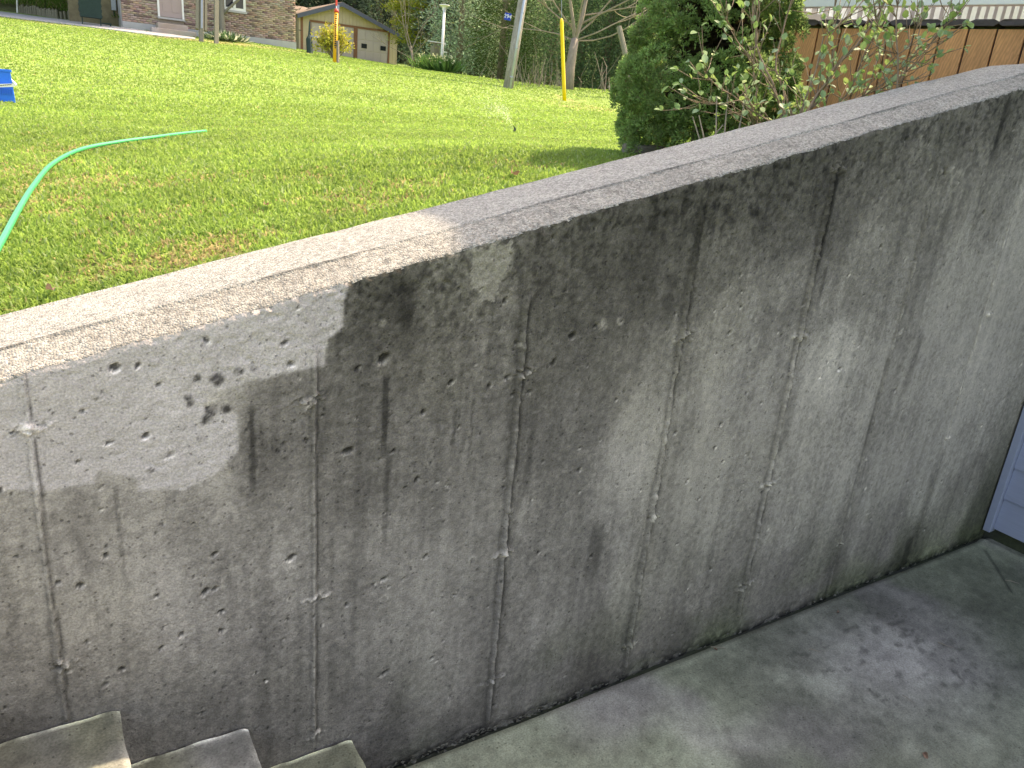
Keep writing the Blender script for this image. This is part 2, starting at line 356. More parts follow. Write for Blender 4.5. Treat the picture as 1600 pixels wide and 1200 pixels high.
# grey path along the far side of the lawn
up_ = [ground(x,y) for x,y in [(-60,14),(0,19),(60,27),(110,33),(150,38),(200,45),(250,52),(305,60)]]
lo_ = [ground(x,y) for x,y in [(-60,20),(0,26),(60,33),(110,39),(150,44),(200,50.5),(250,57),(305,62)]]
m = MB()
for i in range(len(up_)-1):
    q = [lo_[i], lo_[i+1], up_[i+1], up_[i]]; q = [p+np.array([0,0,.03]) for p in q]
    m.prism(q, (0,0,-.12))
tag(m.build('path', M['path']), 'narrow grey path crossing the top of the lawn', kind='structure')

# ------------------------------------------------------------------ retaining wall
wall = empty('retaining_wall', (0, WD, FLOOR), 'stained poured concrete retaining wall with sloping top between patio and lawn', 'wall')
def wp(px, py): q = hit(px, py, [0,1,0], WD); return q[0], q[2]
zs_samples = [(20,630,148),(20,700,140),(20,800,118),(20,950,115),(20,1050,98),(20,1120,66),(150,620,146),(250,560,148),(300,680,146),(150,840,102),(150,950,112),(150,1040,102),(150,1100,84),
(300,800,93),(230,880,116),(300,950,108),(320,1050,98),(330,1130,76),(450,500,146),(450,620,84),(430,700,78),(450,800,90),(450,880,112),(440,1000,95),(430,1100,82),
(560,470,66),(630,450,54),(570,560,74),(560,650,82),(560,750,86),(560,870,105),(560,950,107),(560,1100,96),(600,1180,68),(640,520,66),(700,450,78),(680,560,82),(680,650,88),(680,760,96),(680,900,110),(680,1000,112),(690,1080,104),(700,1140,72),
(765,420,104),(800,400,72),(780,500,86),(770,600,86),(760,700,92),(760,830,101),(850,400,58),(880,470,62),(860,560,72),(860,680,76),(870,780,84),(860,860,95),(850,980,96),(850,1050,82),
(950,370,56),(1000,400,56),(960,470,66),(960,560,84),(930,640,80),(985,700,118),(960,800,106),(935,870,82),(965,920,102),(930,1000,80),(920,1050,56),
(1050,330,52),(1050,430,64),(1040,560,95),(1030,700,120),(1000,900,102),(1130,310,58),(1130,400,84),(1130,500,112),(1120,600,126),(1110,700,124),(1100,820,120),(1080,920,104),(1060,1000,74),
(1220,280,56),(1240,360,66),(1220,480,94),(1200,600,122),(1170,750,116),(1160,860,100),(1150,920,78),(1300,250,54),(1320,340,68),(1340,430,94),(1300,580,132),(1280,700,114),(1260,800,108),(1230,900,78),
(1400,220,68),(1420,300,86),(1430,400,94),(1400,600,112),(1380,720,114),(1340,850,98),(1310,910,64),(1500,190,70),(1500,280,94),(1480,450,120),(1500,600,128),(1450,750,112),(1400,850,86),(1400,888,52),
(1580,160,62),(1580,260,95),(1580,380,130),(1560,550,118),(1540,650,108),(1500,780,92),(1520,830,54)]
def blend(X, Zc, samples, sig=.13, to=wp):
    P = np.array([to(a,b) for a,b,_ in samples]); Lm = np.array([s[2] for s in samples], float)
    num = np.zeros_like(X); den = np.zeros_like(X)
    for (a,b), l in zip(P, Lm):
        r2 = ((X-a)**2+(.6*(Zc-b))**2)/sig**2
        k = 1/(r2+.12)**2.2; num += k*l; den += k
    return num/den
def inpoly(X, Zc, poly):
    c = np.zeros(X.shape, bool); n = len(poly)
    for i in range(n):
        x1,z1 = poly[i]; x2,z2 = poly[(i+1)%n]
        cond = ((z1 > Zc) != (z2 > Zc)) & (X < (x2-x1)*(Zc-z1)/((z2-z1) or 1e-9)+x1)
        c ^= cond
    return c
SEAMS = [([(35,600),(105,1130)], [(35,672,.95),(88,1042,1.0)], 1.0), ([(492,570),(491,1160)], [(485,625,1.1),(487,937,.9),(490,1150,.8)], 1.0),
         ([(822,480),(762,1125)], [(815,580,1.0),(787,862,1.1),(767,1062,1.0)], 1.6), ([(1102,310),(975,1045)], [(1068,525,1.3),(1018,805,.9),(978,1010,1.0)], 1.7),
         ([(1305,270),(1152,965)], [(1308,262,1.1),(1250,525,1.2),(1200,757,1.0),(1160,915,1.2)], 1.6), ([(1450,330),(1290,930)], [(1475,268,.9),(1405,520,.8),(1350,718,.7),(1308,850,.7)], 1.2),
         ([(1585,330),(1420,880)], [(1545,490,.8),(1478,685,.6),(1432,830,.6)], .6)]
def build_face():
    xs = np.concatenate([np.arange(-2.2, -.35, .06), np.arange(-.35, 2.2, .0055), np.arange(2.2, 4.42, .0065), [4.42]])
    nr = 350
    t = np.linspace(0, 1, nr); zb = FLOOR-.05
    X = np.repeat(xs[:,None], nr, 1)
    ragged = (fbm(xs*7, xs*0+1, 3, 4)-.5)*.012+(fbm(xs*60, xs*0+9, 4, 2)-.5)*.007
    top = cap_z(xs)+ragged
    Zc = zb+(top[:,None]-zb)*t[None]
    # ---- colour
    wx = (fbm(X*7, Zc*5, 21, 3)-.5)*.10; wz = (fbm(X*6, Zc*4, 22, 3)-.5)*.16
    Lm = blend(X+wx, Zc+wz, zs_samples)
    depth = cap_z(X)-Zc                                    # below the top
    h = Zc-FLOOR
    streak = fbm(X*26, Zc*1.3, 31, 4); streak2 = fbm(X*80+wx*3, Zc*5, 33, 3); cloud = fbm(X*9, Zc*6, 35, 4); fine = fbm(X*60, Zc*60, 37, 3)
    Lm = Lm*(1+.26*(streak-.5)+.18*(streak2-.5)+.30*(cloud-.5)+.34*(fine-.5)+.30*(fbm(X*110,Zc*110,39,2)-.5))
    Lm = 100+(Lm-100)*.88; Lm = np.where(Lm > 116, 116+(Lm-116)*.6, Lm)
    # algae speckle, strongest near the top
    alg = np.exp(-depth/.22)*sstep(.2, .9, X)+.25*np.exp(-depth/.6)*sstep(.2,.9,X)
    sp = sstep(.50, .72, fbm(X*48, Zc*40, 41, 3)); Lm = Lm*(1-.30*alg*sp)
    sp2 = sstep(.60, .8, fbm(X*100, Zc*90, 43, 2)); Lm = Lm*(1-.30*np.clip(alg+.12,0,1)*sp2)
    # the clean, dry-looking corner
    def PP(l): return [wp(a,b) for a,b in l]
    jx = (fbm(X*60, Zc*60, 51, 3)-.5)*.020; jz = (fbm(X*60, Zc*60, 52, 3)-.5)*.020
    poly = PP([(-260,560),(0,590),(270,518),(545,440),(538,470),(535,512),(512,530),(508,570),(490,575),(400,592),(320,618),(322,640),(371,645),(373,702),(340,738),(285,765),(215,767),(213,745),(150,735),(148,755),(60,768),(0,765),(-260,770)])
    ins = inpoly(X+jx*.35, Zc+jz*.4, poly).astype(float)
    for _ in range(1): ins[1:-1,1:-1] = (ins[1:-1,1:-1]*2+ins[:-2,1:-1]+ins[2:,1:-1]+ins[1:-1,:-2]+ins[1:-1,2:])/6
    low_fade = sstep(-1.02, -.92, Zc+jz)                    # its lower border is soft
    clean = ins*(.35+.65*low_fade)
    Lclean = 138*(1+.10*(cloud-.5)+.10*(fine-.5)+.05*(streak-.5))
    Lm = Lm*(1-clean)+Lclean*clean
    # a second small clean patch under the coping and the arc-shaped wiped areas to the right
    p2 = PP([(742,392),(800,378),(802,400),(790,430),(775,470),(752,470),(735,430)])
    ins2 = inpoly(X+jx, Zc+jz, p2); Lm = np.where(ins2, np.maximum(Lm, 102*(1+.25*(fine-.5))), Lm)
    def arc(px, py, r, dl):
        a, b = wp(px, py); e = np.hypot(X-a+jx, Zc-b+jz)/r
        return dl*(1-sstep(.9, 1.08, e))
    Lm = Lm+arc(1300,560,.16,8)+arc(1490,590,.08,6)+arc(985,720,.08,3)
    # round lichen spots
    for px,py,r,v in [(293,620,7,.62),(297,630,7,.60),(352,638,9,.55),(308,590,7,.6),(340,592,13,.55),(372,580,9,.6),(395,575,6,.65),(322,655,10,.5),(330,640,12,.55),(310,685,5,.7),(235,735,6,.7),(224,748,3,.8),(942,508,8,1.5),(968,502,6,1.4),(600,505,7,1.5),(1008,508,4,1.3),(1120,320,8,.7),(1180,330,9,.7)]:
        a, b = wp(px, py); rr = r*abs(wp(px+1,py)[0]-a)
        e = np.hypot(X-a+jx*.35, Zc-b+jz*.35)/rr; Lm = Lm*(1+(v-1)*(1-sstep(.6, 1.15, e))*(.55+.75*sstep(.35,.6,fbm(X*95,Zc*95,77,2))))
    # run-down streaks
    for px,y0,y1,wpx,v in [(604,588,700,11,.55),(607,700,860,9,.78),(392,640,760,11,.62),(180,760,900,8,.8),(636,440,520,24,.72),(712,640,700,6,.7),(740,625,720,4,.75),(833,650,760,12,.85),(1308,275,420,8,.62),(1290,420,470,5,.75),(1100,320,420,9,.7),(1240,620,700,12,.85),(1490,300,520,6,.86),(1388,560,690,7,.82),(935,820,900,22,.75),(1424,840,885,9,.65),(1050,430,520,16,.85),(1575,160,250,7,.7),(1440,520,600,10,.86),(1475,700,840,6,.85),(430,600,640,20,.8),(560,640,1000,7,.92),(820,640,1000,9,.9)]:
        a, b0 = wp(px, y0); b1 = wp(px, y1)[1]; hw = wpx*abs(wp(px+1,y0)[0]-a)/1.6
        e = np.abs(X-a+jx*.6)/hw; f = sstep(b1-.06, b1+.05, Zc)*(1-sstep(b0-.012, b0+.02, Zc+jz*.5))
        Lm = Lm*(1+(v-1)*f*(1-sstep(.4, 1.15, e)))
    # ---- relief (metres, + = towards the patio)
    H = (fbm(X*2.5, Zc*2.5, 61, 3)-.5)*.006+(fbm(X*22, Zc*22, 62, 3)-.5)*.0020
    rough = np.clip(np.exp(-depth/.35)*.9+.12, 0, 1)*sstep(-.1,.9,X)+clean*.35
    H += (fbm(X*75, Zc*75, 63, 3)-.5)*.0115*rough
    chips = sstep(.66, .8, fbm(X*38, Zc*50, 64, 3))*rough; H -= chips*.006
    # alternate form panels stand a hair proud
    sx = [wp(*s[0][0])[0] for s in SEAMS]; pr = [0,.0022,-.001,.0018,-.0012,.002,-.001,.001]
    for k, s in enumerate(sx): H += (pr[k+1]-pr[k])*sstep(s-.003, s+.003, X)
    tone = [0,.02,-.05,.02,-.03,.05,0,.03]
    for k, s in enumerate(sx): Lm = Lm*(1+(tone[k+1]-tone[k])*sstep(s-.004, s+.004, X)*sstep(.1,.6,depth))
    for k, ((p0,p1), ties, strength) in enumerate(SEAMS):
        a0, z0 = wp(*p0); a1, z1 = wp(*p1)
        cx = a0+(a1-a0)*(Zc-z0)/(z1-z0)+(fbm(Zc*3+k*9, Zc*0, 70+k, 3)-.5)*.010+(fbm(Zc*40+k*9, Zc*0, 170+k, 2)-.5)*.003
        on = 1-sstep(z0-.02, z0+.05, Zc); fadeb = sstep(z1-.03, z1+.03, Zc)
        breakup = sstep(.22, .48, fbm(Zc*9, Zc*0+k, 80+k, 3)); lump = fbm(X*90, Zc*55, 90+k, 2)
        wd_ = .0036*(0.7+.9*fbm(Zc*14, Zc*0+5, 95+k, 2))*max(strength,.8)
        e = (X-cx)/wd_
        ridge = np.exp(-e*e)*on*fadeb
        H += ridge*(.25+.75*breakup)*strength*.0085*(.15+.8*lump+.7*fbm(X*170, Zc*110, 190+k, 2))
        H -= np.exp(-((X-cx-1.9*wd_)/(.6*wd_))**2)*on*fadeb*.0035*strength
        Lm = Lm*(1+ridge*.45*(lump-.15))
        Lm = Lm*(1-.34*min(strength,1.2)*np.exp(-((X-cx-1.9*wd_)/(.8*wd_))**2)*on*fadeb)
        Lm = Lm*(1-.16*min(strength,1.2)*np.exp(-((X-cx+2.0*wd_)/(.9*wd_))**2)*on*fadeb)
        Lm = Lm*(1-(.05+.15*(strength > 1.1)*fbm(X*20, Zc*6, 160+k, 2))*np.exp(-np.abs(X-cx)/.020)*on)
        for px,py,sz in ties:
            a, b = wp(px,py); ex = (X-a-.01*sz)/(.054*sz); ez = (Zc-b-.18*(X-a))/(.020*sz)
            rad = np.hypot(ex, ez)+1.5*(fbm(X*38+px, Zc*60, 7, 3)-.5)
            msk = (1-sstep(.5, 1.0, rad))*np.exp(-((X-a)**2+(Zc-b)**2)/(.075*sz)**2)
            n = fbm(X*60+Zc*20, Zc*95, 100+k, 3); n2 = fbm(X*130, Zc*170, 101+k, 2)
            H += msk*((n-.40)*.034+(n2-.5)*.022)*min(sz,1.3)
            Lm = Lm*(1+msk*(1.5*(n-.46)+.9*(n2-.5)))+msk*10
    # bug holes and chipped spots
    n = 1050; hx = rng.uniform(-.35, 4.35, n); hz = FLOOR+.05+rng.random(n)**.85*(cap_z(hx)-FLOOR-.07)
    hr = np.clip(rng.lognormal(math.log(.0033), .45, n), .0028, .010); asp = rng.uniform(.5, 1.8, n); rot = rng.normal(.6, .5, n); dp = rng.uniform(.6, 1.3, n)
    extra = [(600,560,.022),(545,705,.02),(560,575,.012),(652,750,.013),(615,705,.012),(705,597,.015),(765,603,.012),(662,645,.014),(633,762,.008),(790,470,.013),(455,870,.016),(165,868,.012),(125,915,.014),(245,930,.008),(320,924,.016),(335,865,.012),(345,955,.013),(228,680,.013),(170,692,.011),(122,722,.010),(130,548,.016),(180,575,.018),(215,572,.010),(248,600,.010),(255,500,.012),(445,535,.014),(600,905,.014),(665,870,.013),(630,905,.008),(600,1052,.016),(640,1035,.009),(675,1028,.012),(710,930,.011),(865,565,.013),(895,525,.018),(930,510,.012),(905,700,.009),(975,612,.008),(1000,600,.008),(905,768,.009),(1074,752,.012),(1092,780,.011),(1058,850,.009),(1140,520,.013),(1158,480,.010),(1375,387,.012),(1350,460,.010),(1325,430,.010),(1497,405,.011),(1545,375,.010),(1165,710,.008),(1075,920,.008),(1030,640,.008),(400,1050,.008),(315,1113,.010),(252,1012,.012),(190,1045,.012),(90,910,.010),(25,870,.007)]
    ex_ = np.array([(*wp(a,b), r) for a,b,r in extra])
    hx = np.concatenate([hx, ex_[:,0]]); hz = np.concatenate([hz, ex_[:,1]]); hr = np.concatenate([hr, ex_[:,2]*.62]); asp = np.concatenate([asp, rng.uniform(.45,.9,len(ex_))]); rot = np.concatenate([rot, rng.normal(.6,.3,len(ex_))]); dp = np.concatenate([dp, np.full(len(ex_),1.3)])
    for a,b,r,q,ro,dd in zip(hx,hz,hr,asp,rot,dp):
        i0, i1 = np.searchsorted(xs, [a-3*r, a+3*r]); 
        if i1-i0 < 1: continue
        zt = float(cap_z(a)); j0 = max(int((b-3*r-zb)/(zt-zb)*(nr-1))-1, 0); j1 = min(int((b+3*r-zb)/(zt-zb)*(nr-1))+2, nr)
        sl_ = (slice(i0,i1), slice(j0,j1)); x_ = X[sl_]-a; z_ = Zc[sl_]-b
        u = x_*math.cos(ro)+z_*math.sin(ro); v_ = -x_*math.sin(ro)+z_*math.cos(ro)
        jag = 1+.6*(fbm(X[sl_]*90, Zc[sl_]*90, 7, 2)-.5)
        e = np.hypot(u*math.sqrt(q), v_/math.sqrt(q))/r*jag; msk = 1-sstep(.7, 1.1, e)
        H[sl_] -= msk*min(r*.75, .009)*dd
        Lm[sl_] = Lm[sl_]*(1-.50*msk*dd*.8)  # shade inside each hole painted in as darker colour
        # highlight on the lower lip of the larger ones, painted as paler colour
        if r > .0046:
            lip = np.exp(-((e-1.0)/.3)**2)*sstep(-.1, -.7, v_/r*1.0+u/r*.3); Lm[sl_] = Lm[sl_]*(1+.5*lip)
    H[0,:] = 0
    # a few faint rings left by air bubbles and a faint trowel line
    for px,py,r in [(750,590,5),(800,585,6),(415,968,5),(738,875,5),(600,935,6),(425,955,5),(1112,495,7),(1180,533,6),(1195,835,6),(146,1010,5),(455,890,7)]:
        a, b = wp(px,py); rr = r*abs(wp(px+1,py)[0]-a); e = np.hypot(X-a, Zc-b)/rr; ring = np.exp(-((e-1)/.28)**2); Lm = Lm*(1+.16*ring); H += ring*.0012
    # crumbly line at the foot and damp, mossy foot
    foot = np.exp(-h/.05); fl = fbm(X*30, Zc*40, 121, 3); H += foot*(fl-.4)*.012
    Lm = Lm*(1-.45*np.exp(-h/.035)*sstep(.3,.6,fl))
    Lm = np.clip(Lm, 22, 190)
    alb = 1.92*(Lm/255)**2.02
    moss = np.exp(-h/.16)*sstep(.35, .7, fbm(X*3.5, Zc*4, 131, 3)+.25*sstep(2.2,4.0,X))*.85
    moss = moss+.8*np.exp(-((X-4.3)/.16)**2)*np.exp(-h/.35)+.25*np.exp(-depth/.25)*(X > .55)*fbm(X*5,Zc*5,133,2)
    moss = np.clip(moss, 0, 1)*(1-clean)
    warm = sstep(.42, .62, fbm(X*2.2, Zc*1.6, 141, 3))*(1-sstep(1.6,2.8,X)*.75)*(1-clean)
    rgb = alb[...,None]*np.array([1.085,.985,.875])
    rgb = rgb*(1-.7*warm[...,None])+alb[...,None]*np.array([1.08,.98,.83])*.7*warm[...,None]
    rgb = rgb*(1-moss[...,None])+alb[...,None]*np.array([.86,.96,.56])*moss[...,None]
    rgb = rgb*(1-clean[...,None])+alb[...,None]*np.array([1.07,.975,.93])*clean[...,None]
    Y = WD-H
    top_in = sstep(.0, .012, top[:,None]-Zc); Y = Y+(1-top_in)*.003
    V = np.stack([X.ravel(), Y.ravel()-WD, Zc.ravel()-FLOOR], 1)
    n0, n1 = X.shape; I = np.arange(n0*n1).reshape(n0, n1)
    F = np.stack([I[:-1,:-1], I[1:,:-1], I[1:,1:], I[:-1,1:]], -1).reshape(-1, 4)
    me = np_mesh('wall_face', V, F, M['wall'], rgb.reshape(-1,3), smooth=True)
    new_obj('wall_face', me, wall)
    return xs, top
xs_, top_ = build_face()
# coping: rough chamfer, small step, smoother flat top; grid along X
def build_cap():
    xs = np.concatenate([np.arange(-2.2, -.35, .06), np.arange(-.35, 4.40, .006)])
    prof = [(0.003,-.002,0)]+[(.006+.088*k/13, .002+.030*k/13, 1) for k in range(14)]     # chamfer
    prof += [(.097,.0345,2),(.099,.0385,2)]                                              # little step
    prof += [(.106+.224*k/24, .0405+.004*k/24+.004*math.sin(k/24*3.0), 3) for k in range(25)]     # top
    prof += [(.338,.046,4),(.343,.034,4),(.345,.0,4),(.345,-.45,4)]
    P = np.array(prof); n = len(P)
    X = np.repeat(xs[:,None], n, 1); S = np.repeat(P[None,:,0], len(xs), 0); K = np.repeat(P[None,:,2], len(xs), 0)
    Z = cap_z(X)+P[None,:,1]
    wob = (fbm(X*6, X*0+2, 201, 4)-.5)*.010; edge = np.exp(-((S-.1)/.012)**2)
    S2 = S+wob*edge*1.2
    drop = sstep(.3,.8,fbm(X*4, X*0+6, 203, 3))                # where the step is worn flat
    Z = Z-np.where(K >= 3, .004*drop, 0)-np.where(K == 2, .002*drop, 0)
    band = (K == 1); Z = Z+np.where(band, (fbm(X*60, S*60, 205, 3)-.5)*.008, 0)+np.where(K == 3, (fbm(X*50, S*50, 206, 3)-.5)*.0028+(fbm(X*3, S*3, 207, 2)-.5)*.008, 0)
    backw = (fbm(X*3, X*0+1, 209, 3)-.5)*.012; S2 = S2+np.where(S > .3, backw, 0)
    Z = Z-np.where(S > .2, sstep(3.75, 4.35, X)*(S-.2)*.7, 0)
    ragged = (fbm(xs*7, xs*0+1, 3, 4)-.5)*.012+(fbm(xs*60, xs*0+9, 4, 2)-.5)*.007
    Z[:,0] += ragged-.002; Z[:,1] += ragged; Z[:,2] += ragged*.8; Z[:,3] += ragged*.4
    L = np.where(K <= 1, .355, .365)*(1+.16*(fbm(X*8,S*8,211,3)-.5)+.22*(fbm(X*70,S*70,212,2)-.5))
    crack = np.exp(-((S-.1)/.0035)**2)*sstep(.45,.62,fbm(X*5,X*0+3,213,3)); L = L*(1-.5*crack)
    L = L*np.where((K <= 1), 1-.10*sstep(.3,.7,fbm(X*12,S*12,215,3)), 1)
    dk = sstep(.72,.8,fbm(X*45,S*45,216,2))*(K <= 1); L = L*(1-.28*dk)
    rgb = L[...,None]*np.where((K <= 1)[...,None], np.array([.96,.95,.88]), np.array([.94,.95,.90]))
    V = np.stack([X.ravel(), S2.ravel(), Z.ravel()-FLOOR], 1)
    I = np.arange(len(V)).reshape(X.shape); F = np.stack([I[:-1,:-1], I[1:,:-1], I[1:,1:], I[:-1,1:]], -1).reshape(-1, 4)
    me = np_mesh('coping', V, F, M['cap'], rgb.reshape(-1,3), smooth=True); new_obj('coping', me, wall)
build_cap()
# the wall's hidden core: gives the sheet its full thickness
m = MB((0,WD,FLOOR))
poly = [(-2.2,-2.1)]+[(4.42,-2.1)]+[(x, float(cap_z(x))-.05) for x in (4.42,4.0,3.5,3.0,2.6,1.0,-2.2)]
m.prism([(x, WD+.03, z) for x,z in poly], (0,.30,0)); m.build('wall_core', M['mortar_lump'], wall)
# crumbs of mortar along the foot of the wall
mf = MB((0,WD,FLOOR)); 
for k in range(520):
    x = random.choice([random.gauss(.62,.14), random.gauss(1.0,.25), random.gauss(1.35,.2), random.uniform(.3,4.2)]) 
    if x < .3 or x > 4.3: continue
    s = random.uniform(.003,.009); c = np.array([x, WD-.006-random.random()*.012, FLOOR+random.uniform(-.004,.018)])
    mf.add([c+np.array([random.uniform(-1,1)*s*1.7, random.uniform(-1,.3)*s, random.uniform(-.7,.7)*s]) for _ in range(4)], [(0,1,2),(0,2,3),(0,3,1),(1,3,2)])
tag(mf.build('mortar_crumb', M['mortar_lump'], wall), kind='stuff')

# ------------------------------------------------------------------ patio floor
def fp(px, py): q = hit(px, py, [0,0,1], FLOOR); return q[0], q[1]
fl_s = [(640,1198,112),(700,1180,118),(800,1130,112),(860,1110,118),(1000,1060,108),(1100,1110,112),(1050,1180,118),(900,1190,112),(1200,990,84),(1150,1060,100),(1350,930,82),(1280,950,90),(1500,860,86),(1450,900,86),(1590,900,82),(1560,960,72),(1400,1020,122),(1340,1000,118),(1440,1060,118),(1290,1060,114),(1380,1090,110),(1250,1130,92),(1220,1190,82),(1330,1160,92),(1420,1150,104),(1520,1100,98),(1580,1010,82),(1580,1100,92),(1500,990,92),(1520,1190,98),(1130,1190,130),(560,1230,90),(1520,850,100),(1170,1140,112)]
gx2 = np.concatenate([np.arange(-1.4,.3,.2), np.arange(.3,4.45,.0125)]); gy2 = np.concatenate([np.arange(-7,-1.2,.5), np.arange(-1.2,1.731,.0125)])
X, Y = np.meshgrid(gx2, gy2, indexing='ij')
wx = (fbm(X*4,Y*4,301,3)-.5)*.25; wy = (fbm(X*4,Y*4,302,3)-.5)*.25
Lm = blend(X+wx, Y+wy, fl_s, sig=.2, to=fp)
Lm = Lm*(1+.30*(fbm(X*9,Y*9,303,4)-.5)+.22*(fbm(X*40,Y*40,304,3)-.5)+.22*(fbm(X*14+Y*5,Y*30-X*8,305,3)-.5))
spot = sstep(.64,.74,fbm(X*16+3,Y*30,306,3)); zone = np.exp(-(((X-fp(1390,1030)[0])/.55)**2+((Y-fp(1390,1030)[1])/.40)**2)); Lm = Lm*(1-.24*spot*np.clip(zone*1.3,0,1))
ptc, ptd = fp(795,1175); Lm = Lm+18*np.exp(-(((X-ptc)**2+(Y-ptd)**2)/.03**2))
edge = np.exp(-(1.731-Y)/.02); Lm = Lm*(1-.15*edge)+10*np.exp(-((1.731-Y-.035)/.02)**2)
crk = fp(1565,850); c2 = fp(1610,930)
def seg(X,Y,a,b):
    d = np.array(b)-np.array(a); t = np.clip(((X-a[0])*d[0]+(Y-a[1])*d[1])/d.dot(d),0,1); return np.hypot(X-a[0]-t*d[0], Y-a[1]-t*d[1])
Lm = Lm*(1-.35*np.exp(-(seg(X+wx*.05,Y,fp(1540,860),fp(1580,925))/.008)**2))
alb = 1.72*(np.clip(Lm,25,190)/255)**2.05
g = sstep(.40,.62,fbm(X*1.8,Y*1.8,311,3)+.25*sstep(1.6,2.6,X)-.3*zone)
rgb = alb[...,None]*(np.array([1.02,.985,.87])*(1-g[...,None])+np.array([.90,.97,.70])*g[...,None])
pk = np.clip(zone,0,1)[...,None]; rgb = rgb*(1-pk)+alb[...,None]*np.array([1.03,.98,.89])*pk
Zf = FLOOR+(fbm(X*3,Y*3,315,2)-.5)*.006-.010*sstep(1.70,1.731,Y)+.012*np.exp(-((X-4.33)/.025)**2)
I = np.arange(X.size).reshape(X.shape); F = np.stack([I[:-1,:-1], I[1:,:-1], I[1:,1:], I[:-1,1:]], -1).reshape(-1, 4)
me = np_mesh('patio_floor', np.stack([X.ravel(),Y.ravel(),Zf.ravel()],1), F, M['floor'], rgb.reshape(-1,3), smooth=True)
tag(new_obj('patio_floor', me), 'damp mottled concrete patio slab', kind='structure')
m = MB(); m.box((.2,1.7315,FLOOR-.05),(4.4,WD+.01,FLOOR-.018)); tag(m.build('joint_gap', M['dark_conc']), 'dark wet joint between patio and wall', kind='structure')

# ------------------------------------------------------------------ steps
steps = empty('concrete_stairs', (.2,1.2,FLOOR), 'damp greenish concrete steps climbing along the foot of the wall', 'stairs')
def step_mesh(x0, x1, z0, z1, seed):
    nx, ny = 36, 150; y0, y1 = -.35, 1.740
    xs = np.linspace(x0, x1, nx); ys = np.linspace(y0, y1, ny); X, Y = np.meshgrid(xs, ys, indexing='ij')
    e = np.minimum((x1-X)/.02, 1); Zt = z1-(1-e)**2*.008+(fbm(X*8,Y*8,seed,3)-.5)*.006
    Lm = 98*(1+.75*(fbm(X*6,Y*6,seed+1,4)-.5)+.45*(fbm(X*30,Y*30,seed+2,3)-.5))
    Lm = Lm+60*np.exp(-((x1-X)/.010)**2)*fbm(X*9,Y*20,seed+3,2)+110*np.exp(-((y1-Y)/.008)**2)*sstep(.3,.6,fbm(X*20,Y*0,seed+4,2))  # pale nose edge; wet glint along the wall side painted into the colour
    g = sstep(.35,.6,fbm(X*3,Y*3,seed+5,3))
    wob = (fbm(X*0+seed,Y*14,seed+7,3)-.5)*.010; Xw = X+wob*sstep(x1-.03,x1,X)
    Yw = Y+(fbm(X*16,X*0+seed,seed+8,3)-.5)*.010*sstep(y1-.03,y1,Y)
    V = [np.stack([Xw.ravel(),Yw.ravel(),Zt.ravel()],1)]
    I = np.arange(nx*ny).reshape(nx,ny); F = [np.stack([I[:-1,:-1], I[1:,:-1], I[1:,1:], I[:-1,1:]], -1).reshape(-1,4)]
    alb = 1.55*(Lm/255)**2.1; c = alb[...,None]*(np.array([.97,.99,.90])*(1-g[...,None])+np.array([.93,.98,.70])*g[...,None]); cols = [c.reshape(-1,3)]
    # front and end faces
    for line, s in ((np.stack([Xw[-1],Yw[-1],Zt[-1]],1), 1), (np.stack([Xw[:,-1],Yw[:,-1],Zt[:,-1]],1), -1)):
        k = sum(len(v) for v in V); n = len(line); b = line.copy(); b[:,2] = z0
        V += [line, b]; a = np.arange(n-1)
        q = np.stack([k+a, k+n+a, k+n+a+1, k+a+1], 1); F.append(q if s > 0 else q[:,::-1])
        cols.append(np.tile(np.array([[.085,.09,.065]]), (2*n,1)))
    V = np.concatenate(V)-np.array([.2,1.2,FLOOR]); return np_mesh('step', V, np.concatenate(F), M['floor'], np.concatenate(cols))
noses = [(.679,-1.842),(.374,-1.664),(.072,-1.481),(-.232,-1.322),(-.535,-1.147),(-.84,-.972)]
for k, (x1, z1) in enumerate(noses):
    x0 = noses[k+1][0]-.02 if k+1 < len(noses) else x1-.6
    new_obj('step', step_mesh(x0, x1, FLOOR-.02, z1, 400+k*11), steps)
m = MB((.2,1.2,FLOOR))
for (x1, z1) in noses[:3]: m.box((x1-.32,1.724,FLOOR-.02),(x1-.012,WD+.01,z1-.022))
m.build('mortar_joint', M['dark_conc'], steps)

# ------------------------------------------------------------------ blue-grey house on the right (with deck and roof)
hs = empty('sided_house', (4.4,1.7,FLOOR), 'blue-grey clapboard sided house corner meeting the concrete wall', 'house')
HO = (4.4,1.7,FLOOR); SX = 4.385
y_end = -7.0; z = -1.945; k = 0
while z < 3.7:
    h = .185; m = MB(HO)
    # tapered clapboard: bottom edge proud
    prof = [(SX-.013,z),(SX-.013,z+.004),(SX-.002,z+h-.004),(SX+.012,z+h-.004),(SX+.012,z)]
    m.prism([(a, 1.698, b) for a,b in prof], (0, y_end-1.698, 0)); m.build('clapboard', M['siding'], hs); z += h; k += 1
m = MB(HO); m.box((SX-.040,1.700,-1.968),(SX+.02,1.738,3.75)); m.build('corner_board', M['trim'], hs, bevel=.003)
m = MB(HO); m.box((SX+.013,y_end,FLOOR-.05),(SX+.30,1.745,-1.9)); m.build('foundation', M['dark_conc'], hs)
m = MB(HO); m.box((SX+.013,y_end,-1.9),(13.5,1.742,3.80)); m.build('wall_body', M['dark_conc'], hs)
EX, EY, EZ = 4.03, 2.82, 4.05                      # roof corner
m = MB(HO)
m.box((EX,-7.5,EZ-.20),(14,EY,EZ)); m.add([(EX,-7.5,EZ+.002),(14,-7.5,EZ+.002),(14,EY,EZ+.002),(EX,EY,EZ+.002),(9,-3,EZ+1.9),(9,-1.2,EZ+1.9)],[(0,4,5,3),(1,2,5,4),(0,1,4),(3,5,2)])
m.build('roof', M['roof'], hs)

